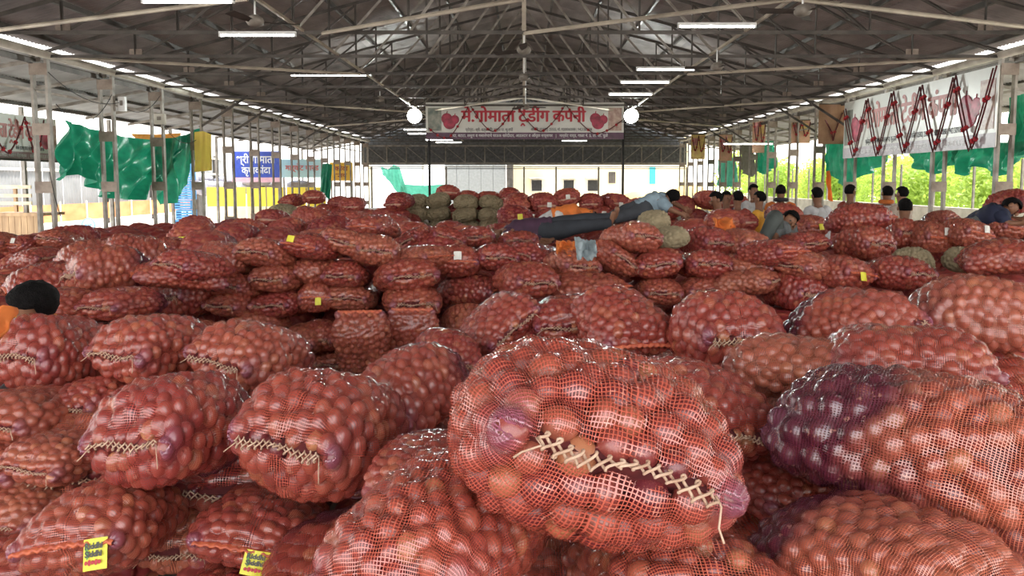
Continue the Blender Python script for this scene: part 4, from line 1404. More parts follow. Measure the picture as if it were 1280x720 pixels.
# ------------------------------------------------------------------ ceiling fans
def fan(px, py, d, n, rot):
    p = at(px, py, d)
    r = empty('ceiling_fan', p)
    MB().tube([(0, 0, .03), (0, 0, EZ - .1 - p.z + (1.2 if abs(p.x) < 1 else 0.0))], .014, 8).build('down_rod', M_white, r, True)
    MB().lathe([(0, .1), (.05, .09), (.11, .05), (.13, 0), (.1, -.05), (.04, -.07), (0, -.07)], 18).build('motor', M_steel_pale, r, True)
    for k in range(3):
        b = MB()
        a = rot + k * 2 * PI / 3
        ca, sa = math.cos(a), math.sin(a)
        prof = [(.1, .03), (.2, .05), (.3, .065), (.6, .07), (.62, .04)]
        vs = []
        for rr_, w in prof:
            for s in (-1, 1):
                vs.append((rr_ * ca - s * w * sa, rr_ * sa + s * w * ca, s * .018))
        fs = [(2 * i, 2 * i + 1, 2 * i + 3, 2 * i + 2) for i in range(4)]
        vs2 = [(x, y, z - .006) for x, y, z in vs]
        b.add(vs + vs2, fs + [tuple(i + 10 for i in f[::-1]) for f in fs])
        b.build('blade', M_steel, r)
    tag(r, 'three-bladed ceiling fan on a down rod, ' + n, 'fan', 'ceiling fans')


for a in ((319, 27, 10.6, 'upper left beside the large tube light', .3), (1003, 14, 10.3, 'at the top right', 1.1), (655, 63, 12.9, 'nearest one under the ridge', .5), (655, 97, 16.5, 'second under the ridge', 1.4),
          (657, 134, 22, 'just above the banner middle', .15), (896, 84, 14.4, 'below the topmost right tube light', .9), (475, 124, 21, 'left of centre in the distance', .4)):
    fan(*a)

# electric boxes and wires on the left columns
for (px, py, X, nm, sz, mm) in ((153, 130, -9.7, 'white meter box high on the second left column', (.16, .1, .34), M_white), (200, 149, -9.7, 'grey switch box on the third left column', (.28, .1, .28), M_conc)):
    p = at_x(px, py, X)
    r = empty('switch_box', p)
    MB().box((0, 0, 0), sz).build('housing', mm, r)
    MB().box((0, -.055, .02), (sz[0] * .4, .012, sz[2] * .35)).build('cover', M_steel_pale, r)
    tag(r, nm, 'switch box')
R4 = random.Random(9)
for (a, b, sag, nm) in (((60, 90), (150, 128), .25, 'between the first two left columns'), ((62, 215), (76, 270), .1, 'dangling on the first left column'), ((70, 130), (140, 118), .5, 'slack, beneath the left eave'),
                        ((150, 130), (200, 120), .3, 'from the white meter box'), ((200, 150), (245, 175), .3, 'from the grey switch box')):
    A_, B_ = at_x(*a, -9.75), at_x(*b, -9.75)
    pts = [A_.lerp(B_, i / 14) + Vector((0, 0, -sag * 4 * (i / 14) * (1 - i / 14))) for i in range(15)]
    o = MB().tube(pts, .009, 5).build('wire', M_black, None, True)
    tag(o, 'thin dark wire ' + nm, 'wire', 'wires on the left')


# ------------------------------------------------------------------ banners
def garland(name, pts_list, parent_label, grp, fl=.045, wr=.012, red=True):
    r = empty('flower_garland')
    mb = MB()
    k = 0
    for pts in pts_list:
        mb.tube(pts, wr, 5)
    mb.build('string', M_garl, r, True)
    for pts in pts_list:
        for i in range(1, len(pts) - 1, 3):
            f = MB()
            for q in range(5):
                a = q * 1.256
                f.ball((math.cos(a) * fl * .5, 0, math.sin(a) * fl * .5), (fl * .55, fl * .4, fl * .55), 6, 4)
            f.build('flower', M_flow, r, True, loc=pts[i])
    tag(r, parent_label, 'garland', grp)
    return r


M_garl = mat('dark_garland_string', (.12, .02, .02), .8, 0, var=.3, scale=30)
M_flow = mat('red_garland_flower', (.45, .02, .03), .7, 0, var=.2, scale=30)
M_photo = mat('dim_portrait_print', (.33, .33, .27), .4, 0, col2=(.12, .15, .13), scale=5)
M_photo2 = mat('rosy_portrait_print', (.55, .42, .34), .4, 0, col2=(.34, .2, .17), scale=6)
M_onred = mat('printed_onion_red', (.40, .03, .07), .45, 0, var=.25, scale=5)
MAIN = 'मे.गोमाता  टरेडींग  कंपनी'


def rafar(mb, x, y, s):
    """the small caret under the letter Tta"""
    mb.beam((x - s, y - s, 0), (x, y, 0), s * .45, .002)
    mb.beam((x + s, y - s, 0), (x, y, 0), s * .45, .002)


def banner(root, W, Hh, ink, strip, picm):
    """local x to the right, z up, face at y = 0 looking to -y"""
    MB().box((0, .012, 0), (W, .02, Hh)).build('vinyl_sheet', M_vinyl, root)
    o = MB().box((0, -.001, -Hh / 2 + Hh * .09), (W, .006, Hh * .18)).build('bottom_strip', strip, root)
    # big words: the Tta carries a caret below instead of a following Ra
    segs = [('मे.', 0), ('गोमाता', 0), ('ट्रेडींग', 1), ('कंपनी', 0)]
    words_ = ['मे.गोमाता', 'टेडींग', 'कंपनी']
    x = -W * .32
    for i, wd in enumerate(words_):
        me, ex = text_mesh(wd, Hh * .46, ink, Hh * .0, .002, 'LEFT', 1.0)
        wd_w = ex[1] - ex[0]
        sc = (W * (.27, .155, .165)[i]) / wd_w
        for dx, dz in ((0, 0), (.012, .0), (-.012, 0), (0, .010), (0, -.010), (.02, 0)):
            l = link('lettering', me, root, (x - ex[0] * sc + dx * Hh, -.006 - abs(dx) * .02, -Hh * .02 + dz * Hh))
            l.scale = (sc, 1, 1)
            l.rotation_euler = (PI / 2, 0, 0)
        if i == 1:
            mb = MB()
            s = Hh * .055
            for sg in (-1, 1):
                mb.beam((x + W * .022 + sg * s, -.006, -Hh * .02 - s * 2.2), (x + W * .022, -.006, -Hh * .02 - s * .9), .004, s * .7)
            mb.build('lettering', ink, root)
        x += W * (.27, .155, .165)[i] + W * .018
    for (t, x0, w, zz, m_) in (('प्रोप्रा.- श्री. सत्याजित उत्तम पा. कु-हाडे', -W * .30, W * .24, -Hh * .28, M_black_ink), ('ऑफिस (02592) 25555, मो. 9200060088 | 9421509188', W * .03, W * .31, -Hh * .27, M_black_ink),
                               ('कांदा, बटाटा, लसूण व मसालेचाचे घाऊक खरेदीदार, आडतदार व ऑर्डर सप्लायर   |   मार्केट यार्ड, गाळा नं. 5, ता. जि. धुळे', -W * .38, W * .80, -Hh * .44, M_white_ink)):
        me, ex = text_mesh(t, Hh * .11, m_, Hh * .001, .0015, 'LEFT')
        sc = w / (ex[1] - ex[0])
        l = link('lettering', me, root, (x0 - ex[0] * sc, -.006, zz))
        l.scale = (sc, 1, 1)
        l.rotation_euler = (PI / 2, 0, 0)
    for s in (-1, 1):
        MB().box((s * W * .455, -.004, .04 * Hh), (W * .068, .012, Hh * .62)).build('portrait_picture', picm if s < 0 else M_photo2, root)
        mb = MB()
        for dx, dz, rr_ in ((-.030, .045, .105), (.034, .025, .085), (-.008, -.045, .12)):
            rr2 = Hh * rr_ * 1.45
            mb.ball((s * W * .375 + dx * Hh * 3.4, -.006, dz * Hh * 1.3), (rr2, .008, rr2), 16, 10)
            mb.beam((s * W * .375 + dx * Hh * 3.4, -.008, dz * Hh * 1.3 + rr2 * .9), (s * W * .375 + dx * Hh * 3.4 + .02, -.008, dz * Hh * 1.3 + rr2 * 1.35), .03, .006)
        mb.build('printed_onion_picture', M_onred, root, True)


pc = at(656, 151, 26)
bc = empty('hanging_banner', pc)
banner(bc, 7.08, 1.30, M_red_ink, M_purple, M_photo)
tag(bc, 'white banner with big red Devanagari lettering hung across the middle of the shed', 'banner')
for px, nm in ((536.5, 'left'), (779, 'right')):
    p = at(px, 200, 26.08)
    o = MB().tube([(0, 0, 0), (0, 0, 4.3)], .045, 10).build('steel_pole', M_black, None, True, loc=(p.x, 26.12, 0))
    tag(o, 'dark slim pole carrying the %s end of the centre banner' % nm, 'pole')


def swag(P0, P1, drop, n=18, off=Vector((0, -.05, 0))):
    pts = []
    for i in range(n + 1):
        u = i / n
        pts.append(P0.lerp(P1, u) + Vector((0, 0, -drop * (1 - abs(2 * u - 1) ** 1.5))) + off)
    return pts


for i, (xa, xb, ya, yb) in enumerate(((536, 586, 160, 132), (588, 644, 132, 132), (646, 706, 132, 132), (708, 778, 132, 150))):
    P0, P1 = at(xa, ya, 25.95), at(xb, yb, 25.95)
    garland('g', [swag(P0, P1, (164 - min(ya, yb)) / 900 * 26 * (.8 if i in (0, 3) else 1))], 'dark thin garland draped on the centre banner, %s from left' % ORD[i], 'garlands on the centre banner', .05, .016)

# right banner, on the inner face of the right columns
XB = 9.72
Pa, Pb = at_x(1056, 128, XB), at_x(1249, 82, XB)
Pc, Pd = at_x(1056, 197, XB), at_x(1249, 185, XB)
Wb = abs(Pa.y - Pb.y)
br = empty('hanging_banner', (XB, (Pa.y + Pb.y) / 2, (Pa.z + Pc.z + Pb.z + Pd.z) / 4), (0, 0, -PI / 2))
banner(br, Wb, (Pa.z - Pc.z + Pb.z - Pd.z) / 2, M_fade_ink, mat('faded_grey_strip', (.48, .44, .47), .4, 0, var=.08), M_photo)
tag(br, 'long white banner with faded red lettering along the right side columns', 'banner')
gx = [1057, 1085, 1117, 1153, 1195, 1246]
gy = [136, 123, 114, 106, 94, 82]
for i in range(5):
    P0, P1 = at_x(gx[i], gy[i], XB - .08), at_x(gx[i + 1], gy[i + 1], XB - .08)
    lows = (195, 193, 190, 187, 186)[i]
    q = at_x((gx[i] + gx[i + 1]) / 2, lows, XB - .08)
    pts = []
    for u in range(13):
        t = u / 12
        v = 1 - abs(2 * t - 1) ** 1.15
        pt = P0.lerp(P1, t)
        top = P0.z + (P1.z - P0.z) * t
        pts.append(Vector((pt.x, pt.y, top - v * (top - q.z))))
    pts2 = [p + Vector((-.03, .06, -.04)) for p in pts]
    garland('g', [pts, pts2], 'red flower garland looped on the long right banner, %s loop from the left' % ORD[i], 'garlands on the right banner', .06, .018)

# left outer banner on the overhang posts
XL = -13.0
Pa, Pb = at_x(-30, 139, XL), at_x(52, 153, XL)
bl = empty('hanging_banner', (XL, (Pa.y + Pb.y) / 2, 2.78), (0, 0, PI / 2))
banner(bl, Pb.y - Pa.y + 1.2, 1.15, M_fade_ink, mat('faded_mauve_strip', (.42, .28, .3), .4, 0, var=.08), M_photo)
tag(bl, 'pinkish faded banner hanging outside the left side behind garlands', 'banner')
for i, (xa, xb, ya, yb) in enumerate(((-22, 28, 140, 146), (28, 52, 146, 150))):
    P0, P1 = at_x(xa, ya, XL + .1), at_x(xb, yb, XL + .1)
    garland('g', [swag(P0, P1, .95, off=Vector((.06, 0, 0)))], 'red flower garland on the pinkish left banner, %s loop' % ('larger left' if i == 0 else 'smaller right'), 'garlands on the left banner', .06, .02)
o = MB().beam((XL + .05, Pa.y - 1, 2.2), (XL + .05, Pb.y + .6, 2.2), .05).build('banner_rail', M_steel, None)
tag(o, 'dark rail along the foot of the pinkish left banner', 'rail')
for k in range(8):
    y = 15.1 + k * 4.0
    o = MB().box((0, 0, 1.55), (.09, .09, 4.1)).build('outer_post', M_steel_pale, None, loc=(-13.2, y, 0))
    tag(o, 'outer post of the left overhang, %s from the camera' % ORD[k], 'post', 'outer posts left')


# ------------------------------------------------------------------ hanging cloths
def interp(poly, u):
    """poly of (u?, px, py) by its own x order"""
    n = len(poly) - 1
    f = u * n
    i = min(int(f), n - 1)
    f -= i
    return (poly[i][0] * (1 - f) + poly[i + 1][0] * f, poly[i][1] * (1 - f) + poly[i + 1][1] * f)


def drape(name, X, top, bot, m, label, cat, fold=.06, nf=9, nu=60, nv=26, d=None, seed=0, group=None, diag=0.0):
    rr_ = random.Random(seed)
    f = (lambda x, y: at_x(x, y, X)) if d is None else (lambda x, y: at(x, y, d))
    T = [f(*interp(top, i / nu)) for i in range(nu + 1)]
    B = [f(*interp(bot, i / nu)) for i in range(nu + 1)]
    axis = Vector((1, 0, 0)) if d is None else Vector((0, 1, 0))
    vs, fs = [], []
    for i in range(nu + 1):
        for j in range(nv + 1):
            u, v = i / nu, j / nv
            p = T[i].lerp(B[i], v)
            w = fold * (.35 + v) * (math.sin(nf * 2 * PI * u + diag * v * 9 + 2 * noise.noise((u * 3, v * 2, seed))) + .5 * math.sin(nf * 3.7 * PI * u + 3 * v + seed))
            w += fold * 1.2 * noise.noise((u * 4 + seed, v * 3, 1.7))
            vs.append(p + axis * w)
    for i in range(nu):
        for j in range(nv):
            a = i * (nv + 1) + j
            fs.append((a, a + 1, a + nv + 2, a + nv + 1))
    o = MB().add(vs, fs).build(name, m, None, True)
    tag(o, label, cat, group)
    return o


drape('tarpaulin', -10.45, [(76, 150), (100, 156), (128, 164), (150, 170), (200, 177), (228, 170), (253, 160)],
      [(73, 226), (97, 214), (120, 234), (142, 248), (172, 250), (196, 226), (200, 222)], M_green, 'big green tarpaulin swagged between the left columns', 'tarpaulin', .13, 7, 90, 40, seed=1, diag=1.0)
drape('tarpaulin', -10.3, [(196, 174), (215, 172), (240, 166), (253, 160)], [(197, 224), (205, 256), (220, 252), (232, 228), (246, 190), (252, 170)], M_green,
      'hanging right tail of the big green tarpaulin on the left', 'tarpaulin', .1, 4, 50, 30, seed=2)
drape('cloth', -11.2, [(165, 167), (196, 168), (226, 166)], [(168, 175), (196, 178), (226, 176)], mat('orange_cloth', (.8, .35, .08), .7, 0, var=.1, trans=.3), 'orange cloth strip above the big green tarpaulin', 'cloth', .03, 3, 20, 6)
drape('banner', None, [(243, 165), (254, 164), (264, 168)], [(243, 215), (254, 214), (265, 213)], mat('yellow_cloth', (.85, .65, .12), .6, 0, col2=(.75, .52, .12), scale=4, trans=.3), 'yellow hanging poster right of the big green tarpaulin', 'banner', .02, 2, 20, 10, d=21.6)
drape('tarpaulin', None, [(403, 205), (409, 204), (415, 206)], [(398, 250), (406, 246), (413, 250)], M_green, 'narrow knotted green cloth hanging by the far left columns', 'tarpaulin', .08, 3, 20, 20, d=35)
# right side
drape('tarpaulin', 10.3, [(1030, 178), (1045, 174), (1062, 176), (1088, 180), (1118, 184)], [(1034, 214), (1046, 224), (1058, 232), (1078, 220), (1100, 208), (1118, 192)], M_green, 'green tarpaulin swag under the left end of the right banner', 'tarpaulin', .08, 5, seed=3)
drape('tarpaulin', 10.35, [(1136, 182), (1150, 184), (1170, 184), (1185, 186), (1200, 184)], [(1138, 196), (1150, 212), (1166, 218), (1186, 208), (1200, 200)], M_green, 'green tarpaulin swag under the middle of the right banner', 'tarpaulin', .08, 4, seed=4)
drape('tarpaulin', 10.35, [(1192, 180), (1215, 180), (1245, 178), (1262, 178), (1290, 175)], [(1194, 206), (1200, 220), (1222, 208), (1246, 221), (1268, 204), (1290, 190)], M_green, 'green tarpaulin swag under the right end of the right banner', 'tarpaulin', .08, 5, seed=5)
drape('tarpaulin', 10.6, [(1262, 122), (1275, 118), (1300, 112)], [(1262, 200), (1278, 196), (1300, 190)], M_green, 'upright green tarpaulin at the right frame edge', 'tarpaulin', .1, 3, seed=6)
drape('tarpaulin', 10.35, [(924, 182), (936, 180), (945, 182)], [(926, 212), (938, 222), (944, 218)], M_greytarp, 'grey-brown tarpaulin hanging among the far right columns', 'tarpaulin', .08, 3, seed=7)
drape('tarpaulin', 10.35, [(944, 178), (956, 176), (968, 176)], [(946, 214), (955, 218), (968, 210)], M_green, 'green tarpaulin beside the grey-brown one at far right', 'tarpaulin', .08, 3, seed=8)
drape('tarpaulin', 10.45, [(898, 200), (908, 196), (920, 198)], [(896, 232), (908, 234), (921, 231)], M_greenpale, 'pale green tattered cloth on the farthest right columns', 'tarpaulin', .1, 4, seed=9)
drape('cloth', 10.1, [(1033, 214), (1037, 213)], [(1036, 250), (1041, 252)], mat('bright_orange_cloth', (.85, .2, .03), .7, 0, var=.1, trans=.3), 'bright orange cloth strip dangling by the right columns', 'cloth', .04, 2, 12, 16, seed=2)
M_post1 = mat('yellow_poster', (.75, .6, .18), .5, 0, col2=(.6, .35, .15), scale=5)
M_post2 = mat('salmon_poster', (.6, .32, .22), .5, 0, col2=(.45, .3, .15), scale=5)
for k, (x0, y0, x1, y1, mm, lb, dd) in enumerate(((1024, 130, 1058, 180, M_brown, 'plain brown poster back left of the long right banner', 23.2), (989, 150, 1012, 179, M_post2, 'salmon and yellow poster with dark garland, nearer of the far right posters', 27),
                                          (941, 147, 956, 191, M_post2, 'tall brown poster with dark garland among the far right columns', 31), (899, 168, 915, 201, M_post2, 'brownish poster second from the left on the far right', 35),
                                          (864, 168, 881, 199, M_post1, 'yellow poster farthest left of the far right posters', 37))):
    p0, p1 = at(x0, y0, dd), at(x1, y1, dd)
    c = (p0 + p1) / 2
    r = empty('hanging_poster', c)
    w, h = abs(p1.x - p0.x), abs(p1.z - p0.z)
    MB().box((0, 0, 0), (w, .02, h)).build('sheet', mm, r)
    MB().beam((-w / 2, 0, h / 2), (w / 2, 0, h / 2), .035).build('top_batten', M_steel, r)
    for s in (-1, 1):
        MB().beam((s * w * .42, 0, h / 2), (s * w * .42, 0, max(h / 2 + .1, ZT - c.z)), .014).build('cord', M_steel, r)
    if k > 0:
        MB().box((-w * .22, -.014, h * .2), (w * .35, .006, h * .3)).build('printed_panel', mat('faded_print_pink', (.6, .25, .22), .5, 0, var=.2), r)
        MB().box((w * .2, -.014, h * .2), (w * .35, .006, h * .3)).build('printed_panel', M_post1, r)
    tag(r, lb, 'poster', 'posters at the right side')
    Pq = c + Vector((0, -.06, 0))
    if k == 0:
        pts = [[Pq + Vector((-w * .3, 0, h * .1)), Pq + Vector((-w * .05, 0, -h * .22)), Pq + Vector((0, 0, -h * .42))], [Pq + Vector((w * .3, 0, h * .28)), Pq + Vector((.05, 0, -h * .2)), Pq + Vector((0, 0, -h * .42))]]
    else:
        pts = [swag(Pq + Vector((-w * .45, 0, h * .4)), Pq + Vector((0, 0, h * .45)), h * .6, 10), swag(Pq + Vector((0, 0, h * .45)), Pq + Vector((w * .45, 0, h * .4)), h * .65, 10)]
    garland('g', pts, 'dark garland on the ' + lb.replace(' with dark garland', '').split(',')[0], 'garlands on posters', .05, .022)

# ------------------------------------------------------------------ outside, left
def text_on(root, t, W, z, m_, size, y=-.012, x=0):
    me, ex = text_mesh(t, size, m_, size * .02, .003, 'LEFT')
    sc = W / (ex[1] - ex[0])
    l = link('lettering', me, root, (x - W / 2 - ex[0] * sc, y, z))
    l.scale = (sc, 1, 1)
    l.rotation_euler = (PI / 2, 0, 0)


def signboard(x0, y0, x1, y1, d, m_, lb, lines, ink, post=True, cat='signboard', strip=None):
    p0, p1 = at(x0, y0, d), at(x1, y1, d)
    w, h = abs(p1.x - p0.x), abs(p0.z - p1.z)
    c = (p0 + p1) / 2
    r = empty('signboard', c)
    MB().box((0, .03, 0), (w, .05, h)).build('board', m_, r)
    for (t, ws, zz, sz) in lines:
        text_on(r, t, w * ws, h * zz, ink, h * sz)
    if strip:
        MB().box((0, -.004, -h * .42), (w, .01, h * .16)).build('bottom_strip', strip, r)
    if post:
        for s in (-1, 1):
            MB().box((s * w * .45, .08, -(c.z + .5) / 2), (.08, .06, c.z + .5 + h * .5)).build('support_post', M_steel_pale, r)
    tag(r, lb, cat)
    return r


signboard(289, 189, 351, 228, 36, mat('royal_blue_board', (.03, .07, .42), .5, 0, var=.08), 'blue signboard with white Devanagari words outside on the left', [('श्री गोमाता', .8, .12, .34), ('कृपाकांदा', .6, -.22, .32)], M_white_ink, strip=mat('pink_strip', (.8, .45, .5), .5, 0, var=.05))
signboard(351, 199, 404, 222, 38, mat('sky_blue_board', (.45, .72, .78), .5, 0, col2=(.6, .8, .7), scale=.8), 'pale blue signboard with red words beside the blue one', [('मार्केट यार्ड', .8, -.1, .4)], mat('coral_ink', (.75, .2, .15), .5, 0, var=.05))
signboard(412, 203, 441, 226, 42, mat('amber_board', (.85, .55, .05), .5, 0, col2=(.8, .45, .05), scale=.8), 'amber yellow signboard near the far left corner', [('कांदा', .6, .05, .35), ('भाव', .5, -.3, .3)], mat('maroon_ink', (.35, .04, .03), .5, 0, var=.05))

M_corr = mat('grey_corrugated_sheet', (.27, .275, .28), .55, .1, col2=(.2, .205, .21), scale=.8)
wl = empty('sheet_wall', (-22, 0, 0))
me = None
for k in range(26):
    mb = corrugated(3.3, 1.4, 7, .03)
    if me is None:
        me = mb.mesh('wall_sheet', M_corr, True)
    s = link('wall_sheet', me, wl)
    s.rotation_euler = (0, -PI / 2, 0)
    s.location = (0, 16 + k * 1.42, .1)
for k in range(9):
    MB().box((.1, 16 + k * 4.4, 1.2), (.1, .1, 4.6)).build('wall_post', M_steel, wl)
for z in (2.2, 3.3):
    MB().box((.12, 34, z), (.08, 37, .12)).build('wall_rail', M_conc, wl)
tag(wl, 'grey corrugated sheet wall across the road on the left', 'wall')
bar = empty('barrier', (-21.3, 0, 0))
M_or = mat('orange_barrier_cloth', (.5, .17, .06), .7, 0, col2=(.5, .28, .12), scale=1.5, stretch=(1, .5, 1))
for k in range(14):
    MB().box((0, 20 + k * 2.0, .22), (.04, 1.94, .8)).build('barrier_panel', M_or, bar)
    MB().box((.05, 19 + k * 2.0, .15), (.06, .06, 1.2)).build('barrier_post', M_conc, bar)
tag(bar, 'orange cloth barrier along the foot of the grey sheet wall', 'barrier')
# yellow tarpaulin wall behind the left columns
yw = empty('yellow_fence', (0, 40, 0))
M_yel = mat('bright_yellow_tarpaulin', (.9, .72, .04), .5, 0, col2=(.85, .6, .05), scale=1.2)
M_cream = mat('cream_cloth_barrier', (.85, .68, .48), .7, 0, col2=(.8, .55, .35), scale=1.5)
for k in range(6):
    p0, p1 = at(258 + k * 25, 234, 40), at(258 + (k + 1) * 25, 258, 40)
    w = p1.x - p0.x - .04
    MB().box(((p0.x + p1.x) / 2, 0, (p0.z + p1.z) / 2), (w, .05, p0.z - p1.z)).build('yellow_panel', M_yel, yw)
    MB().box(((p0.x + p1.x) / 2, -.05, (p1.z - .5) / 2 + .0), (w, .05, p1.z + .5)).build('cream_panel', M_cream, yw)
tag(yw, 'bright yellow tarpaulin fence above cream cloth beyond the left columns', 'fence')
hp = empty('rubble_heap', at(300, 226, 42))
for k in range(4):
    MB().box((-2.5 + k * 1.9, 0, -(hp.location.z + .5) / 2 - .1), (.3, .5, hp.location.z + .4)).build('trestle', M_steel, hp)
for k in range(14):
    MB().ball((R4.uniform(-3, 4), R4.uniform(-.5, .5), R4.uniform(-.5, .2)), (R4.uniform(.5, .9), .5, R4.uniform(.25, .5)), 8, 5).build('covered_bundle', mat('grey_covered_goods', (.35, .33, .36), .7, 0, col2=(.2, .2, .24), scale=2), hp, True)
tag(hp, 'grey covered goods heaped behind the yellow tarpaulin fence', 'goods')
# blue stacked crates
p = at(232, 272, 33)
for k in range(8):
    o = empty('plastic_crate', (p.x + .05 * (k % 2), 33, -.5 + k * .44))
    M_bl = mat('blue_plastic', (.08, .3, .62), .4, 0, var=.1)
    MB().box((0, 0, .05), (.74, .5, .06)).build('crate_base', M_bl, o)
    for s in (-1, 1):
        for z in (.15, .27, .39):
            MB().box((0, s * .24, z), (.74, .03, .08)).build('crate_slat', M_bl, o)
        MB().box((s * .36, 0, .24), (.03, .5, .4)).build('crate_side', M_bl, o)
    tag(o, 'blue slatted crate in the outdoor stack on the left, %s from the bottom' % ORD[k], 'crate', 'blue crates')
# round sign
p = at(111, 281, 27)
r = empty('round_sign', (p.x, 27, -.5))
MB().lathe([(0, -.02), (.25, -.02), (.25, .02), (0, .02)], 28, (0, 0, p.z + .5), 'Y').build('sign_face', M_white, r)
MB().tube([(.235 * math.cos(a * PI / 16), -.025, p.z + .5 + .235 * math.sin(a * PI / 16)) for a in range(32)], .018, 6, closed=True).build('rim', mat('teal_rim', (.1, .35, .45), .5, 0, var=.05), r, True)
text_on(r, 'ASIP', .3, p.z + .45, mat('sign_blue_ink', (.08, .3, .5), .5, 0, var=.02), .12, -.03)
MB().box((0, .05, (p.z + .25) / 2), (.05, .04, p.z + .25)).build('support_post', M_white, r)
tag(r, 'small round white sign with blue rim outside on the left', 'sign')
# plank cart
p = at(14, 290, 19)
r = empty('wooden_cart', (p.x, 19, -.5))
zt = at(0, 266, 19).z + .5
for k in range(9):
    MB().box((-.62 + k * .165, 0, zt - .42), (.155, .04, .84)).build('side_plank', M_wood, r)
MB().box((0, .5, zt - .05), (1.55, 1.1, .08)).build('deck', M_wood, r)
for x in (-.6, .1):
    MB().box((x, .1, zt + .35), (.07, .07, .66)).build('upright', M_wood, r)
for z in (.25, .45, .68):
    MB().box((-.1, .06, zt + z), (1.3, .04, .09)).build('rail', mat('bleached_wood', (.75, .6, .42), .7, 0, var=.1), r)
for x in (-.5, .5):
    MB().tube([(x + .32 * math.cos(a * PI / 12), .6, .33 + .32 * math.sin(a * PI / 12)) for a in range(24)], .035, 6, closed=True).build('wheel', M_black, r, True)
MB().box((-.72, .9, (zt - .5) / 2), (.08, .08, zt - .5)).build('leg', M_wood, r)
tag(r, 'brown plank cart with pale rails parked outside at far left', 'cart')

# ------------------------------------------------------------------ outside, far end
M_cream_w = mat('cream_plaster', (.85, .74, .5), .8, 0, col2=(.78, .66, .44), scale=.5)
p0, p1 = at(637, 250, 58), at(860, 200, 58)
b = empty('building', ((p0.x + p1.x) / 2, 58, 0))
wX = p1.x - p0.x
MB().box((0, 2.5, 3), (wX, 5, 7)).build('wall', M_cream_w, b)
MB().box((0, -.2, 6.4), (wX, .5, .2)).build('parapet', M_conc, b)
for px in (671, 711, 741):
    q = at(px, 232, 57.9)
    w = MB().box((q.x - b.location.x, -.02, q.z), (.95, .1, 1.0)).build('window_frame', M_conc, b)
    MB().box((q.x - b.location.x, -.09, q.z), (.8, .04, .85)).build('pane', M_black, w)
    MB().box((q.x - b.location.x, -.3, q.z + .6), (1.2, .6, .12)).build('sunshade', M_conc, b)
q0, q1 = at(812, 208, 57.9), at(819, 230, 57.9)
MB().box(((q0.x + q1.x) / 2 - b.location.x, -.1, (q0.z + q1.z) / 2), (q1.x - q0.x, .1, q0.z - q1.z)).build('teal_door', mat('teal_paint', (.05, .42, .5), .5, 0, var=.08), b)
q = at(765, 222, 57.9)
MB().box((q.x - b.location.x, -.1, q.z), (.55, .1, .9)).build('shutter', M_steel, b)
tag(b, 'cream plastered building seen through the far open end', 'building')
p0, p1 = at(556, 250, 55), at(630, 200, 55)
b = empty('shed', ((p0.x + p1.x) / 2, 55, 0))
for k in range(5):
    MB().box((-1.8 + k * .92, 1, 2.2), (.9, 2, 5.4)).build('wall_panel', mat('pale_grey_panel', (.26, .265, .26), .5, 0, var=.06), b)
MB().box((2.7, .9, 2.2), (.5, 2, 5.4)).build('corner_post', M_steel, b)
tag(b, 'pale grey shed wall behind the far open end, left of the building', 'shed')
p0, p1 = at(462, 250, 52), at(530, 200, 52)
b = empty('canopy', ((p0.x + p1.x) / 2, 52, 0))
MB().box((0, 0, 3.0), (p1.x - p0.x, .1, 3.0)).build('white_sheet', mat('white_canvas', (.9, .9, .9), .6, 0, var=.03), b)
MB().box((-1.9, -.1, 2), (.12, .12, 5)).build('canopy_post', mat('cream_paint', (.8, .7, .45), .6, 0, var=.05), b)
MB().box((1.9, -.1, 2), (.12, .12, 5)).build('canopy_post', M_conc, b)
tag(b, 'white canvas canopy behind the far open end at left', 'canopy')
drape('shade_net', None, [(476, 208), (485, 212), (492, 206), (499, 208)], [(478, 218), (486, 226), (496, 240), (512, 248)], M_greenpale, 'gathered pale green shade net at the left of the far opening', 'net', .1, 3, 30, 20, d=49)
drape('shade_net', None, [(500, 230), (530, 232), (557, 230)], [(504, 250), (530, 252), (556, 250)], M_greenpale, 'low pale green shade net spread behind the jute sacks', 'net', .05, 3, 30, 10, d=49)
# yellow tarpaulin heap right of the far end
vs, fs = [], []
nu, nv = 40, 12
for i in range(nu + 1):
    for j in range(nv + 1):
        u, v = i / nu, j / nv
        x = 5.5 + 8 * u
        h = (1.1 * math.exp(-((u - .75) / .28) ** 2) + .75 * math.exp(-((u - .25) / .2) ** 2)) * math.sin(PI * min(1, v + .02)) ** .6
        vs.append((x, 48 + 4 * v, -.5 + 1.9 * h + .12 * noise.noise((u * 8, v * 3, 0))))
for i in range(nu):
    for j in range(nv):
        a = i * (nv + 1) + j
        fs.append((a, a + nv + 1, a + nv + 2, a + 1))
o = MB().add(vs, fs).build('tarpaulin_heap', mat('ochre_tarpaulin', (.75, .52, .16), .6, 0, col2=(.6, .4, .12), scale=.7), None, True)
tag(o, 'ochre tarpaulin over a long heap beyond the far right opening', 'tarpaulin')

# ------------------------------------------------------------------ trees beyond the right side
M_leaf = mat('sunlit_leaf', (.42, .55, .10), .5, 0, col2=(.2, .33, .05), scale=1.2, trans=.5)
M_leaf2 = mat('yellow_green_leaf', (.55, .62, .12), .5, 0, col2=(.3, .42, .06), scale=1.2, trans=.5)
M_bark = mat('bark', (.2, .13, .08), .9, 0, var=.2, scale=8)


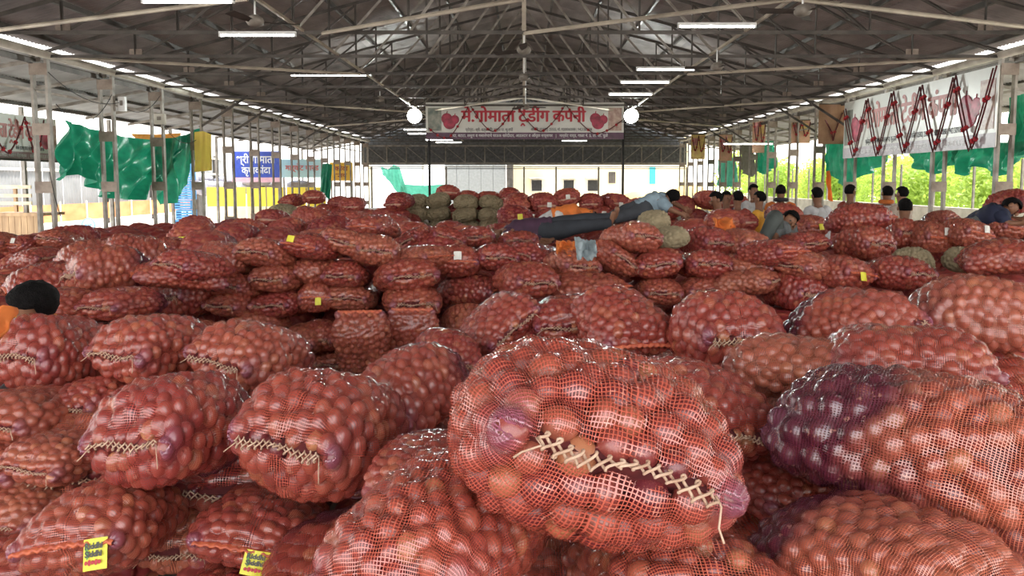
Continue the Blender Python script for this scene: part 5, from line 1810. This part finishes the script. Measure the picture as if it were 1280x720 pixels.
def crown(n, rx, rz, seed, m_):
    rr_ = random.Random(seed)
    mb = MB()
    blobs = [(rr_.uniform(-.6, .6) * rx, rr_.uniform(-.6, .6) * rx, rz * rr_.uniform(.3, 1.7), rr_.uniform(.4, .6) * rx) for _ in range(9)]
    for k in range(n):
        bx, by, bz, br_ = blobs[k % 9]
        v = Vector((rr_.gauss(0, 1), rr_.gauss(0, 1), rr_.gauss(0, 1))).normalized() * br_ * rr_.uniform(.55, 1.05)
        c = Vector((bx, by, bz)) + v
        a = Vector((rr_.uniform(-1, 1), rr_.uniform(-1, 1), rr_.uniform(-1, 1))).normalized()
        b_ = a.orthogonal().normalized()
        s = rr_.uniform(.06, .13)
        mb.add([c - a * s, c + b_ * s * .5, c + a * s, c - b_ * s * .5], [(0, 1, 2, 3)])
    return mb.mesh('foliage', m_)


CR = [crown(3800, 2.0, 1.6, k, (M_leaf, M_leaf2, M_leaf)[k]) for k in range(3)]
TK = MB().tube([(0, 0, 0), (.05, 0, .8), (0, .05, 1.8)], [.12, .09, .05], 8).mesh('trunk', M_bark, True)
R5 = random.Random(12)
kinds = ['bushy sunlit tree', 'yellow-green airy tree', 'broad bright green tree']
for k in range(26):
    r = empty('leafy_tree', ((17.5, 21.5)[k % 2] + R5.uniform(-.8, .8), 15 + k * 1.75, -.5), (0, 0, R5.uniform(0, 6)))
    s = R5.uniform(.85, 1.2)
    r.scale = (s, s, s * R5.uniform(.9, 1.15))
    tag(link('foliage', CR[k % 3], r, (0, 0, .1)), kind='stuff')
    link('trunk', TK, r)
    tag(r, '%s beyond the right parapet, %s from camera in the %s row' % (kinds[k % 3], ORD[k // 2], ('front', 'back')[k % 2]), 'tree', 'trees beyond the right side, %s' % (('front', 'back')[k % 2]))
# ------------------------------------------------------------------ people
SKINM = mat('brown_skin', (.24, .11, .06), .55, 0, var=.08, scale=10)
HAIRM = mat('black_hair', (.006, .005, .005), .8, 0, var=.3, scale=60, bump=.9, bscale=160, spec=.15)


def cloth_m(name, c, c2=None):
    return mat(name, c, .8, 0, var=.12, col2=c2, scale=7, bump=.4, bscale=12)


def skin_mesh(name, verts, edges, radii, m, root_i=0, levels=1):
    me = bpy.data.meshes.new(name)
    me.from_pydata([tuple(v) for v in verts], edges, [])
    o = bpy.data.objects.new(name, me)
    COL.objects.link(o)
    md = o.modifiers.new('skin', 'SKIN')
    md.use_smooth_shade = True
    for i, r in enumerate(radii):
        sv = me.skin_vertices[0].data[i]
        sv.radius = (r, r) if isinstance(r, float) else r
        sv.use_root = (i == root_i)
    sb = o.modifiers.new('sub', 'SUBSURF')
    sb.levels = levels
    bpy.context.view_layer.update()
    out = bpy.data.meshes.new_from_object(o.evaluated_get(bpy.context.evaluated_depsgraph_get()))
    bpy.data.objects.remove(o)
    out.name = name
    out.materials.clear()
    out.materials.append(m)
    out.polygons.foreach_set('use_smooth', [True] * len(out.polygons))
    return out


def person(J, label, shirt, trousers, face=None, detail=1, group=None, scarf=None, headr=.089, sleeves=.9):
    """J: joints in world space: head, neck, chest, pelvis, shl, shr, ell, elr, wrl, wrr, hpl, hpr, knl, knr, anl, anr"""
    base = Vector(J['pelvis'])
    base.z -= .1
    r = empty('person', base)
    q = {k: Vector(v) - base for k, v in J.items()}
    face = (Vector(face) if face is not None else Vector((0, -1, 0))).normalized()
    up = (q['head'] - q['neck']).normalized()
    names = ['pelvis', 'chest', 'neck', 'head', 'shl', 'ell', 'wrl', 'shr', 'elr', 'wrr', 'hpl', 'knl', 'anl', 'hpr', 'knr', 'anr']
    V = [q[n] for n in names]
    V[3] = q['head'] + up * .01
    R = [.12, .13, .055, .088, .062, .042, .028, .062, .042, .028, .085, .058, .038, .085, .058, .038]
    E_ = [(0, 1), (1, 2), (2, 3), (1, 4), (4, 5), (5, 6), (1, 7), (7, 8), (8, 9), (0, 10), (10, 11), (11, 12), (0, 13), (13, 14), (14, 15)]
    # crown of the head, feet
    V.append(q['head'] + up * .085)
    R.append(.06)
    E_.append((3, len(V) - 1))
    for a, k in ((12, 'anl'), (15, 'anr')):
        kn = q['kn' + k[-1]]
        sh = (q[k] - kn).normalized()
        f = face - sh * face.dot(sh)
        f = f.normalized() if f.length > .1 else sh.orthogonal()
        V.append(q[k] + sh * .04 + f * .15)
        R.append(.028)
        E_.append((a, len(V) - 1))
    # palms and fingers
    for a, k, e in ((6, 'wrl', 'ell'), (9, 'wrr', 'elr')):
        d = (q[k] - q[e]).normalized()
        s = d.cross(face)
        s = s.normalized() if s.length > .1 else d.orthogonal().normalized()
        n = s.cross(d)
        V.append(q[k] + d * .07)
        R.append(.026)
        pi_ = len(V) - 1
        E_.append((a, pi_))
        for f in range(4):
            o_ = (f - 1.5) * .019
            L = (.055, .07, .075, .06)[f]
            V.append(q[k] + d * .09 + s * o_)
            R.append(.009)
            E_.append((pi_, len(V) - 1))
            V.append(q[k] + d * (.09 + L) + s * o_ * 1.15 + n * .02)
            R.append(.007)
            E_.append((len(V) - 2, len(V) - 1))
        V.append(q[k] + d * .06 + s * .05)
        R.append(.009)
        E_.append((pi_, len(V) - 1))
    link('body', skin_mesh('body', V, E_, R, SKINM), r)
    # shirt: trunk and sleeves; trousers: two legs from one waist
    def limb(mb, pts, rs):
        P_, R_ = [], []
        for i in range(len(pts) - 1):
            for k in range(5):
                u = k / 5
                P_.append(pts[i].lerp(pts[i + 1], u))
                R_.append(rs[i] + (rs[i + 1] - rs[i]) * u)
        P_.append(pts[-1])
        R_.append(rs[-1])
        P2 = [P_[0]] + [(P_[i - 1] + P_[i] * 2 + P_[i + 1]) / 4 for i in range(1, len(P_) - 1)] + [P_[-1]]
        R2_ = [r_ * (1 + .05 * math.sin(i * 1.9)) for i, r_ in enumerate(R_)]
        mb.tube(P2, R2_, 14)
    mb = MB()
    dn = (q['pelvis'] - q['chest']).normalized()
    limb(mb, [q['pelvis'] + dn * .10, q['pelvis'], q['chest'], q['neck'].lerp(q['chest'], .25)], [.150, .155, .165, .075])
    for a in ('l', 'r'):
        sh, el, wr = q['sh' + a], q['el' + a], q['wr' + a]
        ends = [q['chest'].lerp(sh, .5), sh, sh.lerp(el, .9)]
        rs = [.10, .078, .062]
        if sleeves > 1:
            ends += [wr]
            rs += [.045]
        limb(mb, ends, rs)
    mb.build('shirt', shirt, r, True)
    mb = MB()
    for a in ('l', 'r'):
        limb(mb, [q['pelvis'] - dn * .02, q['hp' + a].lerp(q['pelvis'], .3), q['kn' + a], q['an' + a]], [.135, .125, .082, .062])
    mb.build('trousers', trousers, r, True)
    # head details: hair over the back and crown, ears, nose, eyes, mouth
    f = (face - up * face.dot(up)).normalized()
    s = f.cross(up)
    c = q['head'] + up * .03
    rt = Matrix((s, f, up)).transposed().to_4x4()
    mb = MB()
    n, m = 18, 10
    vs = []
    for i in range(m + 1):
        for k in range(n):
            a, b = PI * i / m * .62, 2 * PI * k / n
            lim = 1.16 if math.sin(b) < .3 else .60
            a *= lim
            jit = 1 + .05 * noise.noise((k * 1.7, i * 1.3, headr)) + (.03 * (k % 2) if i % 2 else 0)
            vs.append(Vector((headr * .92 * math.sin(a) * math.cos(b), headr * 1.12 * math.sin(a) * math.sin(b) - .006, headr * 1.08 * math.cos(a))) * jit * 1.02)
    fs = [(i * n + k, i * n + (k + 1) % n, (i + 1) * n + (k + 1) % n, (i + 1) * n + k) for i in range(m) for k in range(n)]
    mb.add(vs, fs)
    h = mb.build('hair', HAIRM, r, True)
    h.matrix_local = Matrix.Translation(c) @ rt
    md = h.modifiers.new('thickness', 'SOLIDIFY')
    md.thickness = -.012
    for sg in (-1, 1):
        e = MB().ball((0, 0, 0), (.012, .022, .032), 8, 6).build('ear', SKINM, r, True)
        e.matrix_local = Matrix.Translation(c + s * sg * headr * .93 - up * .035) @ rt
        e = MB().ball((0, 0, 0), (.012, .008, .007), 8, 5).build('eye', M_black, r, True)
        e.matrix_local = Matrix.Translation(c + s * sg * .034 + f * headr * .93 - up * .025) @ rt
    e = MB().ball((0, 0, 0), (.015, .022, .026), 8, 6).build('nose', SKINM, r, True)
    e.matrix_local = Matrix.Translation(c + f * headr * 1.02 - up * .05) @ rt
    e = MB().ball((0, 0, 0), (.024, .008, .007), 8, 5).build('mouth', mat('dark_lips', (.16, .05, .04), .5, 0, var=.05), r, True)
    e.matrix_local = Matrix.Translation(c + f * headr * .88 - up * .085) @ rt
    if scarf:
        pts = [q['neck'] + (s * math.cos(a) * .085 + f * math.sin(a) * .085) * (1 + .15 * math.sin(3 * a)) + up * .01 for a in [k * PI / 8 for k in range(16)]]
        MB().tube(pts, .034, 8, closed=True).build('scarf', scarf, r, True)
    tag(r, label, 'person', group)
    return r


def seated(px, py, d, az, label, shirt, trousers, lean=0.0, side=0.0, scarf=None, group='men resting on the sacks'):
    """head centre at the pixel; az = facing in degrees (0 = towards the camera, 90 = towards picture right)"""
    h = at(px, py, d)
    a = math.radians(az)
    f = Vector((math.sin(a), -math.cos(a), 0))
    s = Vector((math.cos(a), math.sin(a), 0))
    u = Vector((0, 0, 1))
    top = (u + f * lean + s * side).normalized()
    pel = h - top * .70
    P = lambda F, S, U: pel + f * F + s * S + u * U
    sh = pel + top * .47
    J = dict(head=h, neck=pel + top * .56, chest=pel + top * .36, pelvis=pel, shl=sh - s * .18, shr=sh + s * .18,
             ell=sh - s * .24 + f * .08 - u * .26, elr=sh + s * .24 + f * .08 - u * .26, wrl=P(.34, -.16, .16), wrr=P(.34, .16, .16),
             hpl=P(.04, -.10, -.02), hpr=P(.04, .10, -.02), knl=P(.42, -.16, .14), knr=P(.42, .16, .14), anl=P(.55, -.13, -.26), anr=P(.55, .13, -.26))
    return person(J, label, shirt, trousers, f, scarf=scarf, group=group)


C_or = cloth_m('orange_shirt_cloth', (.75, .2, .04))
C_ye = cloth_m('marigold_cloth', (.85, .42, .05))
C_dk = cloth_m('charcoal_cloth', (.03, .03, .035))
C_gr = cloth_m('slate_grey_cloth', (.12, .13, .13))
C_wh = cloth_m('white_shirt_cloth', (.6, .6, .6))
C_rd = cloth_m('brick_red_cloth', (.35, .06, .04))
C_bl = cloth_m('light_blue_shirt', (.25, .34, .40))
C_nv = cloth_m('navy_cloth', (.015, .02, .05))
C_pu = cloth_m('dark_plum_cloth', (.07, .03, .06))
G = None
seated(942, 239, 12.6, 20, 'man in white shirt sitting farthest back among the right sacks, facing the camera', C_wh, C_dk)
seated(976, 240, 12.2, 150, 'man in orange and dark clothes sitting upright with his back turned', C_or, C_dk, scarf=C_dk)
seated(1021, 244, 11.2, 200, 'man in white shirt leaning left by the bright orange cloth strip', C_wh, C_gr, side=.15)
seated(1063, 240, 12.0, 110, 'man in brick red shirt seated in profile below the long banner', C_rd, C_dk)
seated(1109, 242, 11.6, 185, 'man in white shirt with orange scarf seen from behind', C_wh, C_gr, scarf=C_or)
seated(1127, 243, 11.2, 210, 'man in pale clothes right of the man with the orange scarf', cloth_m('beige_cloth', (.55, .45, .36)), C_gr)
seated(1131, 260, 9.2, 170, 'dark-haired man sitting nearest below the two watchers, pale shirt', cloth_m('cream_cloth', (.5, .46, .38)), C_gr)
seated(949, 249, 11.2, 240, 'man in marigold shirt sitting beside the crest sack', C_ye, C_dk)
seated(922, 248, 11.6, 200, 'black-haired man half hidden behind the sacks in the seated row', C_rd, C_dk)
seated(908, 248, 12.0, 20, 'man seated between the dark-clothed man and the black-haired one', C_pu, C_dk)
seated(895, 250, 10.4, 280, 'man in orange with black sleeves reaching left', C_or, C_dk, lean=.25)


def lying(J, label, shirt, trousers, face=(0, -.6, 1), **k):
    return person(J, label, shirt, trousers, face, group='men resting on the sacks', **k)


def from_px(d, **pts):
    return {k: at(v[0], v[1], d + (v[2] if len(v) > 2 else 0)) for k, v in pts.items()}


lying(from_px(8.2, head=(612, 294), neck=(625, 294), chest=(645, 292), pelvis=(680, 288), shl=(634, 290), shr=(634, 297, -.15), ell=(655, 299, -.2), elr=(650, 301, -.25), wrl=(676, 300, -.25), wrr=(672, 303, -.3),
              hpl=(684, 285), hpr=(684, 291, -.1), knl=(728, 275), knr=(726, 283, -.1), anl=(768, 273), anr=(764, 279, -.1)),
      'man in plum shirt and dark trousers lying asleep across the sacks, feet to the right', C_pu, cloth_m('dark_blue_grey_trousers', (.035, .04, .05)), (0, -.4, 1), sleeves=2)
lying(from_px(9.6, head=(736, 271), neck=(729, 270), chest=(718, 269), pelvis=(700, 272), shl=(724, 266), shr=(724, 274, -.1), ell=(742, 268), elr=(738, 278, -.2), wrl=(752, 272), wrr=(750, 280, -.2),
              hpl=(697, 270), hpr=(697, 275, -.1), knl=(680, 275, .3), knr=(680, 279, .2), anl=(676, 282, .6), anr=(676, 284, .5)),
      'man in orange shirt lying curled behind the plum-shirted sleeper', C_or, C_wh, (0, -.2, 1))
lying(from_px(9.2, head=(838, 247), neck=(832, 250), chest=(824, 253), pelvis=(808, 260), shl=(828, 247, .1), shr=(829, 255, -.15), ell=(842, 254, .1), elr=(838, 262, -.2), wrl=(852, 259), wrr=(848, 266, -.2),
              hpl=(805, 258, .1), hpr=(805, 264, -.1), knl=(784, 262, .1), knr=(786, 268, -.1), anl=(765, 270), anr=(768, 274, -.1)),
      'man in light blue shirt lying on his front with black hair at the right', C_bl, cloth_m('charcoal_trousers', (.05, .055, .065)), (.3, .6, -.4))
lying(from_px(7.4, head=(986, 277), neck=(982, 283), chest=(980, 290), pelvis=(966, 302), shl=(974, 285, -.1), shr=(988, 287, .15), ell=(968, 296, -.25), elr=(990, 298), wrl=(970, 301, -.4), wrr=(978, 302, -.3),
              hpl=(962, 302, -.1), hpr=(962, 303, .1), knl=(970, 269, -.2), knr=(974, 272, .1), anl=(953, 304, -.3), anr=(958, 303, .0)),
      'man curled up with drawn-up knees in slate grey trousers, head bowed', C_gr, cloth_m('dark_slate_trousers', (.06, .07, .065)), (-.3, -.4, -.6))
lying(from_px(8.0, head=(1263, 260), neck=(1257, 265), chest=(1249, 269), pelvis=(1230, 278, .2), shl=(1252, 264, .15), shr=(1252, 271, -.1), ell=(1262, 274, .1), elr=(1258, 279, -.15), wrl=(1274, 274), wrr=(1270, 279, -.2),
              hpl=(1226, 278, .3), hpr=(1226, 282, .1), knl=(1200, 284, .5), knr=(1200, 288, .3), anl=(1180, 290, .8), anr=(1180, 292, .6)),
      'man in navy shirt lying under the highest right sack, face to the right', C_nv, C_gr, (.8, -.3, .2))
# the man at the left front, mostly hidden behind the sacks
hd = at(39, 384, 3.75)
f = Vector((-.55, -.75, -.35))
pel = hd + Vector((-.16, .42, -.52))
J = dict(head=hd, neck=hd + Vector((-.05, .07, -.12)), chest=hd + Vector((-.10, .18, -.26)), pelvis=pel, shl=hd + Vector((-.22, .06, -.16)), shr=hd + Vector((.08, .22, -.22)),
         ell=hd + Vector((-.30, .0, -.40)), elr=hd + Vector((.12, .10, -.44)), wrl=hd + Vector((-.22, -.08, -.55)), wrr=hd + Vector((.02, .0, -.58)),
         hpl=pel + Vector((-.1, 0, 0)), hpr=pel + Vector((.1, .04, 0)), knl=pel + Vector((-.14, -.3, -.05)), knr=pel + Vector((.12, -.28, -.05)), anl=pel + Vector((-.14, -.1, -.38)), anr=pel + Vector((.12, -.05, -.38)))
person(J, 'black-haired man in orange bending down between the left sacks', C_or, C_dk, f, scarf=C_ye, headr=.112)


def rumpled(px0, py0, px1, py1, d, m, name, label, seed):
    p0, p1 = at(px0, py0, d), at(px1, py1, d)
    w, h = abs(p1.x - p0.x), abs(p0.z - p1.z)
    vs, fs = [], []
    n = 22
    for i in range(n + 1):
        for j in range(n + 1):
            u, v = i / n, j / n
            z = h * (1 - v) * (.9 + .1 * math.sin(u * 5 + seed)) + .03 * noise.noise((u * 5, v * 5, seed))
            y = -.22 * v + .06 * math.sin(u * 9 + v * 4 + seed) + .04 * noise.noise((u * 7, v * 3, seed + 4))
            vs.append((w * (u - .5) * (1 - .25 * abs(v - .5)), y, z - h / 2))
    for i in range(n):
        for j in range(n):
            a = i * (n + 1) + j
            fs.append((a, a + 1, a + n + 2, a + n + 1))
    o = MB().add(vs, fs).build(name, m, None, True, loc=(p0 + p1) / 2)
    md = o.modifiers.new('thickness', 'SOLIDIFY')
    md.thickness = .008
    tag(o, label, 'cloth')


rumpled(718, 296, 744, 320, 5.55, cloth_m('blue_grey_sheet', (.3, .36, .38)), 'folded_cloth', 'blue-grey folded cloth sheet lying on the sacks right of centre', 1)
rumpled(694, 300, 720, 314, 6.1, C_or, 'folded_cloth', 'small orange cloth beside the blue-grey cloth sheet', 2)
rumpled(888, 271, 915, 286, 7.0, C_or, 'folded_cloth', 'orange cloth draped over the pinkish sack in the middle right', 3)
rumpled(-8, 383, 20, 432, 2.78, C_or, 'folded_cloth', 'orange cloth at the left frame edge beside the black hair', 4)
